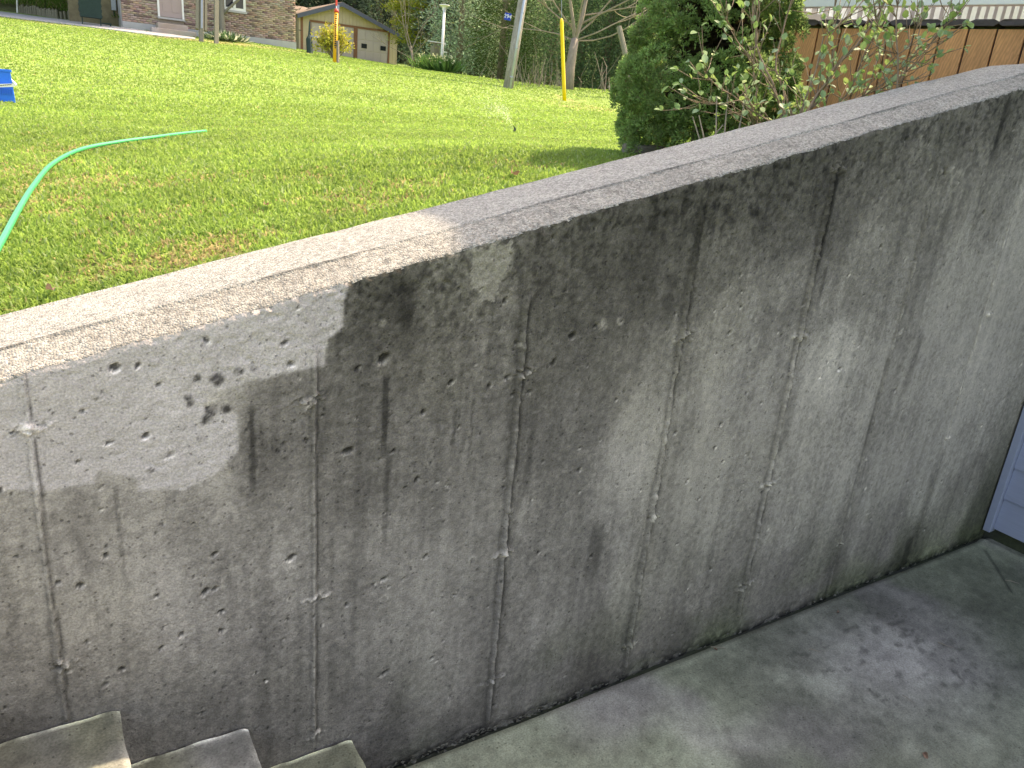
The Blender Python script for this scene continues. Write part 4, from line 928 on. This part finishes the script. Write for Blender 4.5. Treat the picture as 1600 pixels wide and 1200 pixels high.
# ------------------------------------------------------------------ garage
gar = empty('garage', (19, GY, 2.4), 'cream board garage with slate gable trim and two pale doors beyond the lawn', 'garage'); GO = (19, GY, 2.4)
def gp(px, py): q = hit(px, py, [0,1,0], GY); return q[0], q[2]
x0, x1 = gp(467,80)[0], gp(620,80)[0]; zb0 = 1.6; pk = gp(532,4); eL = gp(462,22); eR = gp(630,58)
def rake(x): return pk[1]+(eL[1]-pk[1])*(pk[0]-x)/(pk[0]-eL[0]) if x < pk[0] else pk[1]+(eR[1]-pk[1])*(x-pk[0])/(eR[0]-pk[0])
m = MB(GO); m.prism([(x0,GY,zb0),(x1,GY,zb0),(x1,GY,rake(x1)-.05),(pk[0],GY,pk[1]-.05),(x0,GY,rake(x0)-.05)], (0,9,0)); m.build('wall', M['garage_wall'], gar)
# vertical boards over the gable and side strips
doors = [(gp(486,60), gp(552,90)), (gp(558,66), gp(605,100))]; dtop0 = gp(486,36)[1]; dtop1 = gp(605,49)[1]; dtop = (dtop0+dtop1)/2
x = x0; bw = .27
while x < x1-.03:
    b = min(x+bw-.02, x1); lowz = zb0
    if any(a[0][0]-.12 < (x+b)/2 < a[1][0]+.12 for a in doors): lowz = dtop+.16
    m = MB(GO); m.prism([(x,GY-.03,lowz),(b,GY-.03,lowz),(b,GY-.03,rake(b)-.12),(x,GY-.03,rake(x)-.12)], (0,.028,0)); m.build('board', M['garage_wall'], gar); x += bw
for (a, b) in doors:
    xa, xb = a[0], b[0]
    d = MB(GO); d.box((xa,GY-.012,zb0),(xb,GY-.002,dtop)); dd0 = d.build('door', M['garage_door'], gar)
    nr_ = 4; hh = (dtop-zb0)/nr_
    for r in range(nr_):
        for c in range(4):
            pw = (xb-xa)/4; m = MB(GO); m.box((xa+c*pw+.05,GY-.034,zb0+r*hh+.05),(xa+(c+1)*pw-.05,GY-.013,zb0+(r+1)*hh-.05)); m.build('panel', M['garage_door'], dd0, bevel=.01)
    for fx in (.14,.76):
        m = MB(GO); cx = xa+(xb-xa)*fx; zc = dtop-(dtop-zb0)*.38 ; m.box((cx-.02,GY-.05,zc-.16),(cx+.42,GY-.036,zc+.16)); m.build('pane', M['glass'], dd0)
    t_ = MB(GO); t_.box((xa-.13,GY-.06,zb0),(xa,GY-.031,dtop+.13)); t_.box((xb,GY-.06,zb0),(xb+.13,GY-.031,dtop+.13)); t_.box((xa,GY-.06,dtop),(xb,GY-.031,dtop+.13)); t_.build('door_trim', M['brown_trim'], gar)
m = MB(GO); m.box((x0+.12,GY-.055,zb0),(x0+.30,GY-.0305,rake(x0+.2)-.2)); m.build('corner_trim', M['brown_trim'], gar)
for (a, b) in ((eL, pk), (pk, eR)):
    m = MB(GO); m.prism([(a[0],GY-.45,a[1]-.28),(b[0],GY-.45,b[1]-.28),(b[0],GY-.45,b[1]),(a[0],GY-.45,a[1])], (0,.06,0)); m.build('fascia', M['fascia'], gar)
    m = MB(GO); m.prism([(a[0],GY-.39,a[1]-.10),(b[0],GY-.39,b[1]-.10),(b[0],GY-.39,b[1]+.03),(a[0],GY-.39,a[1]+.03)], (0,9.8,0)); m.build('roof', M['roof'], gar)
# roof of a lower wing behind the brick house corner
m = MB(GO); wl = gp(440,8); m.prism([(wl[0],GY+2,eL[1]+.1),(eL[0]+3,GY+2,eL[1]+.5),(pk[0]-.2,GY+8,pk[1]+.1),(wl[0],GY+8,pk[1]+.1)], (0,.1,-.2)); m.build('roof_wing', M['roof'], gar)
# furled parasol left of the garage doors
g0 = ground(484, 83); D = float((R.T@g0)[2]); t = empty('furled_umbrella', g0, 'dark green furled garden umbrella left of the garage doors', 'umbrella')
m = MB(g0); m.tube([g0-[0,0,.05], W(484,80,D), W(483,62,D), W(483.5,55,D), W(484,34,D)], [.16,.13,.13,.06,.03], 8); m.build('canopy', M['green_cover'], t); m = MB(g0); m.tube([W(484,57,D), W(496,58,D)], .04, 6); m.build('arm', M['metal'], t)

# ------------------------------------------------------------------ yellow-leaved round shrub
def round_shrub():
    g0 = ground(524, 92); D = float((R.T@g0)[2]); sc_ = D/FPX; t = empty('forsythia', g0, 'round yellow-green flowering bush in front of the left garage door', 'shrub')
    mb = MB(g0); P = []
    for i in range(46):
        a = rng.uniform(0, 2*math.pi); el_ = rng.uniform(.25, 1.45); L = rng.uniform(.8,1.05)
        d = np.array([math.cos(a)*math.cos(el_)*29*sc_, math.sin(a)*math.cos(el_)*29*sc_, (14+28*math.sin(el_))*sc_])
        e = g0+d*L; md_ = g0+d*L*.5+np.array([0,0,.04])+rng.normal(0,.04,3); mb.tube([g0+rng.normal(0,.04,3)*[1,1,0]-[0,0,.05], md_, e], [.022,.014,.005], 4)
        for u in np.linspace(.55,1.03,16): P.append(md_+(e-md_)*(u-.5)*2+rng.normal(0,.11,3))
    mb.build('stem', M['bark'], t); P = np.array(P); P = np.concatenate([P,P+rng.normal(0,.08,P.shape),P+rng.normal(0,.08,P.shape)]); n = len(P)
    V,F,Cc = spray(P-g0, rng.normal(size=(n,3))+[0,0,.4], rng.uniform(.06,.13,n), rng.uniform(.02,.035,n), hsvj((.42,.40,.07),n,.35)); new_obj('crown', np_mesh('crown', V, F, M['leaf'], Cc), t)
round_shrub()

# ------------------------------------------------------------------ marker post with whip
def marker():
    g0 = ground(523, 98); D = float((R.T@g0)[2]); t = empty('marker_post', g0, 'amber marker post with red dome and black print standing in the lawn before the garage', 'marker')
    tp = W(525.5, 20, D); m = MB(g0); r = 3.1*D/FPX; m.tube([g0-[0,0,.1], tp], [r,r], 10); m.build('tube', M['orange'], t, smooth=True)
    m = MB(g0); u = _n(tp-g0); m.tube([tp, tp+u*r*.8, tp+u*r*1.7, tp+u*r*2.1], [r*1.15,r*1.2,r*.8,r*.2], 10); m.build('cap', M['red'], t, smooth=True)
    view = _n(-g0); side = _n(np.cross(u, view)); m = MB(g0)
    for k in range(17):
        c = tp-u*(r*.8+k*r*1.05)+view*(r+.002); hw = r*random.uniform(.3,.6); m.box((-hw,-r*.32,-.002),(hw,r*.30,.004), np.array([side, u, view]), c)
    m.build('print', M['black'], t)
    m = MB(g0); m.tube([g0+side*r*1.6-[0,0,.05], W(527.5,64,D)+side*.0], .05, 6); m.build('stake', M['pale_bark'], t)
    m = MB(g0); m.tube([tp+u*r*1.8, W(525.5,9,D)], .012, 5); m.build('rod', M['white'], t)
    m = MB(g0); a = W(524.5,-2,D); m.box((.0,-.004,-.22),(.09,.004,.02), np.array([side,view,u]), W(525.5,8,D)); m.build('flag', M['metal'], t)
    m = MB(g0); m.tube([W(525.5,9,D), W(525.5,-40,D)], .03, 6); m.build('red_band', M['red'], t)
marker()

# ------------------------------------------------------------------ utility pole, sign, yellow guy guard
g0 = ground(794, 137); D = float((R.T@g0)[2]); s_ = D/FPX
tp = W(816.5, 0, D); u = (tp-g0); top = g0+u/np.linalg.norm(u)*9.5; pole = empty('utility_pole', g0, 'leaning grey wooden utility pole with metal conduit at the far side of the lawn', 'pole')
m = MB(g0); m.tube([g0-u*.1, g0+u*.5, tp, top], [8.2*s_, 7.6*s_, 7.0*s_, 5*s_], 14); m.build('pole_shaft', M['pole'], pole, smooth=True)
view = _n(-g0*[1,1,0]); uu = _n(u); side = _n(np.cross(view, uu)); side = side if side.dot(R.T[0] if False else r_) > 0 else -side
off = view*7.6*s_+side*2.6*s_
m = MB(g0); m.tube([g0+off-[0,0,.05], tp+off, top+off], 2.1*s_, 8); m.build('conduit', M['conduit'], pole, smooth=True)
m = MB(g0)
for f_ in (.12,.45,.85,1.3): 
    c = g0+u*f_; m.tube([c+off-side*2.6*s_, c+off+side*2.6*s_], .03, 6)
m.build('conduit_strap', M['metal'], pole)
sc0 = W(793.5, 26, D); m = MB(g0); sgx = np.array([side, view, uu]); m.box((-5.2*s_,-.008,-5.6*s_),(5.2*s_,.008,5.6*s_), sgx, sc0)
sgn = m.build('number_sign', M['sign_blue'], pole)
cu = bpy.data.curves.new('sign_number', 'FONT'); cu.body = '294'; cu.size = 8.2*s_; cu.align_x = 'CENTER'; cu.align_y = 'CENTER'; cu.extrude = .004
to = bpy.data.objects.new('tmp', cu); C.objects.link(to); dg = bpy.context.evaluated_depsgraph_get(); me = bpy.data.meshes.new_from_object(to.evaluated_get(dg)); bpy.data.objects.remove(to)
me.materials.clear(); me.materials.append(M['white']); me.name = 'sign_number'; o = new_obj('sign_number', me, sgn)
Rm = Matrix(np.stack([side, uu, view], 1).tolist()).to_4x4(); o.matrix_local = Matrix.Translation(Vector(sc0+view*.014-g0))@Rm
gy0 = ground(882, 158); D2 = float((R.T@gy0)[2]); yt = W(877.5, 31, D2); t = empty('guy_guard', gy0, 'bright yellow guy-wire guard pole standing in the lawn', 'guard')
m = MB(gy0); rr = 3.0*D2/FPX; ud = _n(yt-gy0); m.tube([gy0-ud*.1, gy0+ud*.5, yt-ud*.1, yt, yt+ud*.04], [rr,rr,rr,rr*.8,rr*.3], 10); m.build('sleeve', M['yellow'], t, smooth=True)
m = MB(gy0); m.tube([yt, top], .008, 4); m.build('guy_wire', M['metal'], t)

# ------------------------------------------------------------------ white lamp post, plank box, clothes hook
def lamp():
    g0 = gD(689.5, 31); D = float((R.T@g0)[2]); s = D/FPX; t = empty('garden_lamp', g0, 'slim white garden lamp post with flat round top among the daffodils', 'lamp')
    tp = W(694.5, 10, D); m = MB(g0); m.tube([g0-[0,0,.05], tp], [2.6*s, 2.2*s], 8); m.build('post', M['white'], t, smooth=True)
    m = MB(g0); m.lathe([(3*s,-6*s),(3.6*s,-1*s),(6*s,0),(8.3*s,1.2*s),(8*s,2.2*s),(2*s,3*s)], tp, 14); m.build('lamp_head', M['white'], t)
    m = MB(g0); a = W(693,80,D); m.box((-.02,-.02,-.05),(6*s,.02,0), at=a); a = W(692,67,D); m.box((-26*s,-.015,-.015),(5*s,.015,.015), at=a); m.box((3.6*s,-.015,-3*s),(5*s,.015,-.0151), at=a); m.build('bracket', M['white'], t)
    g1 = gD(681, 31.6); D = float((R.T@g1)[2]); s = D/FPX; t = empty('plank_bin', g1, 'narrow weathered grey plank box behind the white lamp post', 'box'); hgt = 40*s
    for k in range(5):
        m = MB(g1); m.box((-5*s+k*2.1*s,.0,-.1),(-5*s+k*2.1*s+1.8*s,.06,hgt-.02*k), at=g1); m.build('plank', M['old_wood'], t)
    m = MB(g1); m.box((-5.5*s,-.03,hgt+.001),(6*s,.35,hgt+.06), at=g1); m.build('lid', M['pale_bark'], t); m = MB(g1); m.box((-5*s,.062,-.1),(5.3*s,.33,hgt-.09), at=g1); m.build('box_body', M['old_wood'], t)
lamp()
for i,(x,y,lab) in enumerate([(667,-30.5,'clump of daffodil leaves left of the plank box'),(678,-30,'clump of daffodils in front of the plank box'),(689,-29.8,'clump of daffodils at the lamp post foot'),(699,-29.5,'small clump of white daffodils right of the lamp post')]):
    t_, g_ = leaf_clump('daffodils', lab, x, y, .55, .62, 240, None, .022, lambda n: hsvj((.09,.2,.05),n), 'flowers', 'daffodil clumps by the white lamp post', up=1.6)
    n = 14; P = np.stack([rng.normal(0,.22,n), rng.normal(-.05,.2,n), rng.uniform(.3,.62,n)],1); P = np.repeat(P,5,0)
    V,F,Cc = spray(P, rng.normal(size=(5*n,3)), np.full(5*n,.07), np.full(5*n,.025), np.tile([[.8,.8,.55]],(5*n,1))); new_obj('flower', np_mesh('flower', V, F, M['leaf'], Cc), t_)['kind'] = 'stuff'

# ------------------------------------------------------------------ trees along the far side
def bare_tree(name, label, px, py, ppx, rad, L, depth, seed, matk='pale_bark', cat='tree', leafn=0, limbs=None):
    g0 = ground(px, py); D = float((R.T@g0)[2]); t = empty(name, g0, label, cat)
    mb = MB(g0); P = [W(x,y,D) for x,y in ppx]; mb.tube([g0-[0,0,.1]]+P, [rad*1.25]+[rad*(1-.1*i) for i in range(len(P))], 9); mb.build('trunk', M[matk], t, smooth=True)
    mb = MB(g0); tw = []
    for (x,y,dx,dy,dz,l,r) in limbs(D): branchy(mb, W(x,y,D), r_*dx+np.array([0,0,1])*dz+_n(W(800,100,1)*[1,1,0])*dy, l, r, depth, .42, .25, tw, (3,4))
    mb.build('branch', M[matk], t)
    if leafn:
        P = np.array([a for a,_,_ in tw]); P = P[rng.integers(0,len(P),leafn)]+rng.normal(0,.12,(leafn,3))
        V,F,Cc = spray(P-g0, rng.normal(size=(leafn,3)), rng.uniform(.03,.07,leafn), rng.uniform(.012,.02,leafn), hsvj((.16,.2,.06),leafn)); tag(new_obj('bud', np_mesh('bud', V, F, M['leaf'], Cc), t), kind='stuff')
    return t
bare_tree('bare_tree', 'bare pale-barked tree forking low behind the yellow guard', 887, 139, [(890,110),(894,85),(898,62)], .165, 3, 3, 1,
    limbs=lambda D: [(898,62,-.35,0,1,2.3,.065),(899,60,.35,.1,1,2.5,.075),(898,64,-.9,.1,.45,2.2,.027),(899,63,.95,-.2,.25,2.8,.027),(900,55,.8,.1,.6,2.8,.03),(898,50,-.7,-.3,.8,2.4,.026),(902,40,.9,-.1,.35,2.6,.035),(899,60,.1,-.6,.7,2.0,.03),(899,64,1.0,.3,.12,2.4,.03),(905,25,.9,.1,.2,2.4,.03),(895,40,-.9,.1,.3,2.0,.03)], leafn=1500)
bare_tree('pale_sapling', 'small leafless pale sapling between the garage and the lamp post', 645, 106, [(644,90),(642,72)], .05, 1, 2, 2, cat='sapling',
    limbs=lambda D: [(644,85,-.6,0,.8,1.5,.03),(643,78,.5,0,.9,1.4,.03),(642,72,-.2,0,1,1.4,.03),(644,92,-.8,.1,.5,1.1,.02),(644,88,.7,.1,.6,1.1,.02)])
# leaning cut stake beside the spruce
g0 = ground(985,143); D = 24.0; m = MB(); a, b = W(987,126,D), W(967,42,D); b2 = a+(b-a)*1.0; a2 = a+(a-b)*.35
m = MB(a2); m.tube([a2, a, b2], [.09,.09,.085], 8); tag(m.build('leaning_post', M['old_wood'], loc=a2), 'grey wooden post leaning left beyond the dwarf spruce', 'post')
g0 = ground(955,142); m = MB(g0); m.lathe([(.09,-.05),(.09,.08),(.14,.09),(.12,.14),(.07,.17),(.07,.24),(.02,.27)], g0, 10); tag(m.build('stone_lantern', M['pole'], loc=g0), 'tiny grey stone ornament at the wood edge left of the dwarf spruce', 'ornament')

def gpt(px, D, dy=0): q = W(px, 120, D); return np.array([q[0], q[1], gz(q[0], q[1])-.05])
G1 = 'evergreen trees along the far edge of the lawn'
# (px, depth, height, radius, colour, label)
conifer('cedar_tree', 'broad grey-green cedar just right of the garage roof', gpt(612,74), 15, 3.2, (0.195,0.260,0.169), 8000, .30, G1, .6, clump=50)
conifer('cedar_tree', 'dark cedar standing behind the pale sapling', gpt(668,58), 11, 1.5, (0.117,0.182,0.104), 8000, .22, G1, .5, clump=50)
conifer('cedar_tree', 'soft blue-green cedar right of the lamp post', gpt(716,37), 9, 1.45, (0.33,0.46,0.31), 10000, .15, G1, .45, clump=60)
conifer('cedar_tree', 'pale green cedar left of the dark cone-shaped one', gpt(742,38), 8.5, 1.15, (0.37,0.49,0.30), 10000, .14, G1, .45, clump=60)
conifer('columnar_cedar', 'dense dark cone-shaped cedar behind the leaning pole', gpt(781,30.5), 9.5, 1.12, (.065,.12,.03), 18000, .10, G1, .62, clump=110, dv=.2)
conifer('cedar_tree', 'dull grey-green cedar right of the utility pole', gpt(832,37), 9, 1.2, (0.208,0.247,0.169), 8000, .16, G1, .5, clump=50)
conifer('cedar_tree', 'mid-green cedar left of the bare tree', gpt(860,33), 9, 1.35, (0.169,0.260,0.130), 9000, .16, G1, .5, clump=50)
conifer('cedar_tree', 'dark green cedar behind the bare tree trunk', gpt(905,31), 9, 1.5, (0.130,0.221,0.104), 10000, .16, G1, .5, clump=60)
conifer('cedar_tree', 'deep green cedar right of the bare tree', gpt(945,30), 8.6, 1.3, (0.124,0.202,0.104), 10000, .15, G1, .5, clump=60)
conifer('cedar_tree', 'dark cedar behind the leaning wooden post', gpt(985,30), 8.6, 1.3, (0.117,0.189,0.104), 10000, .15, G1, .5, clump=60)
conifer('cedar_tree', 'dark cedar half hidden by the dwarf spruce', gpt(1030,30), 8.8, 1.4, (0.117,0.182,0.104), 6000, .16, G1, .5, clump=50)
ORD = ['first','second','third','fourth','fifth','sixth','seventh','eighth','ninth','tenth','eleventh','twelfth','thirteenth','fourteenth','fifteenth','sixteenth','seventeenth','eighteenth']
for k, px in enumerate([575,630,698,712,735,765,800,840,880,925,965,1010,1060,1110,1170,1240]):
    conifer('spruce_tree', ORD[k]+' spruce from the left in the wood behind the cedars', gpt(px, (46+5*math.sin(k*2.1)) if px > 660 else 80), 15+1.5*math.sin(k*1.3)+(8 if px < 660 else 0), (1.6 if px < 720 else 2.4) if px > 660 else 4, (.09,.13,.08), 3600, .34, 'spruces in the wood behind the cedars', .55, clump=40, droop=.4)
wn = 26000; th = rng.uniform(-30, 1500, wn); dd_w = rng.uniform(88, 104, wn)
Pw = np.array([(_n([*W(a,120,1)[:2],0])*d_) for a, d_ in zip(th, dd_w)]); Pw[:,2] = lawn_z(Pw[:,0],Pw[:,1]).clip(1,6)+rng.random(wn)**1.1*22
V,F,Cc = spray(Pw, rng.normal(size=(wn,3)), rng.uniform(1.2,2.2,wn), rng.uniform(.45,.8,wn), hsvj((.075,.115,.06),wn,.4))
tag(new_obj('distant_wood', np_mesh('distant_wood', V, F, M['needle'], Cc)), 'distant dark wood closing the view behind the houses and trees', 'wood', kind='stuff')
# trees behind the houses (only their lowest parts show)
for k, px in enumerate([-60,20,75,130,190,260,330,400,455,490,520,550,590]):
    conifer('spruce_tree', ORD[k]+' spruce from the left behind the brick house and garage', gpt(px, (44 if px < 160 else 60)+4*math.sin(k*1.7)) if px < 440 else gpt(px, 76+5*(k%2)), 15 if px < 440 else 24, 2.8 if px < 440 else 4.2, (.09,.13,.08), 3600, .4, 'spruces behind the brick house and garage', .55, clump=40, droop=.4)
# yellow-green layered tree near the lamp post
def layered():
    g0 = gpt(676, 42); t = empty('maple_tree', g0, 'yellow-green leafy tree with layered branches above the plank box', 'tree'); D = float((R.T@g0)[2])
    m = MB(g0); m.tube([g0-[0,0,.1], W(677,60,D), W(676,0,D), W(675,-90,D)], [.22,.17,.15,.08], 8); m.build('trunk', M['bark'], t, smooth=True)
    P = []
    for cx, cy, rx, rz in [(655,12,38,9),(624,8,26,9),(672,4,40,8),(715,14,45,8),(650,50,30,9),(690,42,34,8),(648,62,30,7),(668,66,26,6),(634,32,24,7),(730,5,30,8),(700,68,14,6),(655,100,14,4),(700,-20,60,14),(655,-25,50,14),(660,-60,60,20)]:
        c = W(cx,cy,D+rng.normal(0,.5)); n = int(rx*26); a = rng.normal(size=(n,3)); s = D/FPX
        P.append(c+r_*(a[:,0:1]*rx*.5*s)+np.array([[0,0,1]])*(a[:,1:2]*rz*.42*s)+_n(c*[1,1,0])[None]*(a[:,2:3]*.5))
    mb = MB(g0)
    for q in P:
        c = q.mean(0); b = g0+np.array([0,0,max(.8,(c-g0)[2]-.5)]); mb.tube([b, (b+c)/2+[0,0,.15], c], [.06,.04,.02], 5)
    mb.build('branch', M['bark'], t)
    P = np.concatenate(P); n = len(P); V,F,Cc = spray(P-g0, rng.normal(size=(n,3))*[1,1,.5], rng.uniform(.08,.16,n), rng.uniform(.03,.05,n), hsvj((.26,.30,.035),n,.35)); new_obj('crown', np_mesh('crown', V, F, M['leaf'], Cc), t)
layered()
# brush and twigs at the wood edge
def brush(px, py, label, n=90, hgt=2.2, col=None):
    g0 = ground(px, py); t = empty('brush', g0, label, 'brush', 'leafless brush at the wood edge'); mb = MB(g0)
    for _ in range(n):
        b = g0+np.array([rng.normal(0,.7), rng.normal(0,.4), -.05]); d = np.array([rng.normal(0,.35), rng.normal(0,.3), 1.0])*rng.uniform(.4,1)*hgt
        mb.tube([b, b+d*.5+rng.normal(0,.08,3), b+d+rng.normal(0,.15,3)], [.012,.009,.004], 3, cap=False)
    mb.build('twig', M['pale_bark'], t)['kind'] = 'stuff'
brush(822,134,'pale leafless brush just right of the utility pole', 22, 1.4); brush(850,134,'pinkish leafless brush left of the yellow guard', 26, .9); brush(925,141,'leafless brush right of the bare tree', 14, 1.3); brush(965,142,'leafless brush behind the leaning post', 14, 1.6)
# forsythia seen through the deck railing and dark hedge behind it
q = np.array([13.5,9.5,0]); conifer('forsythia', 'yellow flowering bush glimpsed through the deck railing', [14.5,8.0,gz(14.5,8.0)], 3.4, 1.5, (.55,.48,.06), 3500, .14, None, .35, matk='leaf', cat='shrub')
conifer('forsythia', 'pale yellow bush beyond the left end of the deck', [15.5,10,gz(15.5,10)], 3.2, 1.3, (.42,.44,.12), 3500, .14, None, .35, matk='leaf', cat='shrub')

# ------------------------------------------------------------------ hose
hp = [(-40,470),(-12,420),(8,383),(30,340),(55,298),(85,263),(130,240),(190,228),(240,221),(290,214),(322,210.5)]
pts = [ground(*p) for p in hp]
# Catmull-Rom
def crom(P, n=8):
    P = [P[0]]+P+[P[-1]]; out = []
    for i in range(1, len(P)-2):
        for k in range(n):
            t_ = k/n; out.append(.5*((2*P[i])+(-P[i-1]+P[i+1])*t_+(2*P[i-1]-5*P[i]+4*P[i+1]-P[i+2])*t_**2+(-P[i-1]+3*P[i]-3*P[i+1]+P[i+2])*t_**3))
    out.append(P[-2]); return out
pts = crom(pts); m = MB(pts[0]); pz = [np.array([p[0], p[1], gz(p[0],p[1])+.026]) for p in pts]
m.tube(pz, .0105, 10); m.smooth = True
tag(m.build('garden_hose', M['hose'], loc=pts[0]), 'bright green garden hose curving across the lawn', 'hose')

# ------------------------------------------------------------------ blue bin at left edge
def bin_():
    g0 = ground(-14, 157); D = float((R.T@g0)[2]); s = D/FPX
    t = empty('recycling_bin', g0, 'blue plastic bin with white handle strap at the left edge of the lawn', 'bin')
    vv = _n([g0[0],g0[1],0]); ax = np.array([_n([vv[1],-vv[0],0]), vv, [0,0,1]])
    hw, hd, H = 32*s, 22*s, 49*s
    def ring(z, g): 
        return [g0+ax[0]*a*hw*g+ax[1]*b*hd*g+np.array([0,0,z]) for a,b in ((-1,-1),(1,-1),(1,1),(-1,1))]
    def shell(m, z0,g0_,z1,g1_,th=.012):
        a, b = ring(z0,g0_), ring(z1,g1_); c, d = ring(z1,g1_-th/hw), ring(z0+.01,g0_-th/hw)
        m.add(a+b+c+d, [(0,1,5,4),(1,2,6,5),(2,3,7,6),(3,0,4,7),(4,5,9,8),(5,6,10,9),(6,7,11,10),(7,4,8,11),(8,9,13,12),(9,10,14,13),(10,11,15,14),(11,8,12,15),(12,13,14,15),(3,2,1,0)])
    m = MB(g0); shell(m, 0,1.0,H*.93,.93); m.build('tub', M['blue'], t, bevel=.006)
    m = MB(g0)
    for (z0,z1,g) in ((H*.90,H*.97,.99),):
        a, b, c, d = ring(z0,g), ring(z1,g), ring(z1,g-.05), ring(z0,g-.05)
        m.add(a+b+c+d, [(0,1,5,4),(1,2,6,5),(2,3,7,6),(3,0,4,7),(4,5,9,8),(5,6,10,9),(6,7,11,10),(7,4,8,11),(0,12,13,1),(1,13,14,2),(2,14,15,3),(3,15,12,0)])
    m.build('rim', M['blue'], t, bevel=.004)
    for k in range(9):
        m = MB(g0); a = g0+ax[0]*(hw*(.1+k*.1))-ax[1]*hd*.985+np.array([0,0,H*.24]); m.box((0,-.014,0),(.010,0,H*.16), ax, a); m.build('rib', M['blue'], t)
    # white strap running out past the corner
    m = MB(g0); a = g0-ax[1]*(hd+.035)+np.array([0,0,H*.40]); m.box((-hw,-.012,0),(hw*.98+.02,.0,.035), np.array([_n(ax[0]+[0,0,.12]),ax[1],_n(np.array([0,0,1])-ax[0]*.12)]), a)
    e = a+ax[0]*(hw+.03)+[0,0,hw*.12]; m.tube([e+[0,0,.02], e-ax[0]*.06+ax[1]*.10+[0,0,.09]], .012, 6); m.build('handle_strap', M['white'], t)
    m = MB(g0)
    for k in range(10):
        m.box((hw*(.2+k*.075),-.0135,.012+.001*k),(hw*(.2+k*.075)+.014,-.0121,.020+.001*k), np.array([_n(ax[0]+[0,0,.12]),ax[1],_n(np.array([0,0,1])-ax[0]*.12)]), a)
    m.build('print', M['black'], t)
bin_()

# ------------------------------------------------------------------ sprinkler
def sprinkler():
    g0 = ground(804, 208); t = empty('sprinkler', g0, 'small lawn sprinkler in mid lawn throwing a fine mist', 'sprinkler'); m = MB(g0)
    m.tube([g0-[0,0,.02], g0+[0,0,.05], g0+[0,0,.07]], [.018,.015,.008], 8); m.tube([g0+[0,0,.06], g0+[-.03,0,.09]], .006, 6); m.build('nozzle', M['green_cover'], t)
    D = float((R.T@g0)[2]); n = 1500; u = rng.random(n)**.6
    P = []
    for a in u:
        px = 804-(24*a+10*a*a)+rng.normal(0,1.0+26*a*a*.5)-(40*a*rng.random()**2); py = 207-95*a+50*a*a+rng.normal(0,1+18*a*a)
        P.append(W(px,py,D+rng.normal(0,.15+.5*a)))
    P = np.array(P); V,F,Cc = spray(P-g0, rng.normal(size=(n,3)), rng.uniform(.004,.009,n), rng.uniform(.001,.0022,n), np.tile([[.9,.93,.95]],(n,1)))
    o = new_obj('water_spray', np_mesh('water_spray', V, F, M['water'], Cc), t); o['kind'] = 'stuff'
sprinkler()

# ------------------------------------------------------------------ loose leaves and debris
def dry_leaf(p, s, label, group=None, rz=0, matk='deadleaf'):
    me = bpy.data.meshes.new('dry_leaf'); vs = [(x*s, y*s, abs(y)*s*1.1+.15*s*math.sin(x*6)) for x,y in [(0,0),(.2,.22),(.5,.34),(.8,.2),(1,0),(.8,-.2),(.5,-.3),(.2,-.2),(.5,0)]]
    me.from_pydata(vs, [], [(0,8,2,1),(8,4,3,2),(0,7,6,8),(8,6,5,4)]); me.materials.append(M[matk]); o = new_obj('dry_leaf', me, None, p); o.rotation_euler = (.5,.1,rz)
    return tag(o, label, 'leaf', group)
q = ground(797,284); dry_leaf(q+[0,0,.035], .075, 'curled reddish-brown dead leaf on the lawn just behind the wall', rz=.8)
q = ground(85,471); dry_leaf(q+[0,0,.03], .035, 'small tan dead leaf on the grass near the left end of the coping', rz=2.0)
q = ground(412,333); dry_leaf(q+[0,0,.03], .035, 'small pale dead leaf on the grass above the middle of the wall', rz=1.0)
for x,y,s,lab in [(1307,958,.022,'tiny pale dry leaf on the patio near the wall foot'),(1443,1177,.028,'small pink petal on the patio near the bottom of the picture'),(1120,1018,.02,'tiny dry leaf on the patio below the third seam')]:
    a = fp(x,y); dry_leaf(np.array([a[0],a[1],FLOOR+.004]), s, lab, rz=x)
def twig(x0,y0,x1,y1,label):
    a, b = fp(x0,y0), fp(x1,y1); p = np.array([a[0],a[1],FLOOR+.006]); e = np.array([b[0],b[1],FLOOR+.008]); mid = (p+e)/2+np.array([random.uniform(-.01,.01),random.uniform(-.01,.01),.004])
    m = MB(p); m.tube([p, mid, e], [.0017,.0016,.001], 5); tag(m.build('twig', M['pale_bark'], loc=p), label, 'twig')
twig(1110,1012,1134,1016,'pale straw lying on the patio close to the wall foot')
twig(1263,1016,1283,1022,'short dark twig on the patio below the wall')
twig(1465,1005,1490,1015,'thin pale straw on the light patch of the patio')
twig(1570,908,1592,914,'pale straw on the patio near the blue-grey siding')
twig(1182,948,1210,938,'thin green stem leaning against the wall foot')
twig(1410,1088,1425,1100,'short dark twig beside the light patch of the patio')
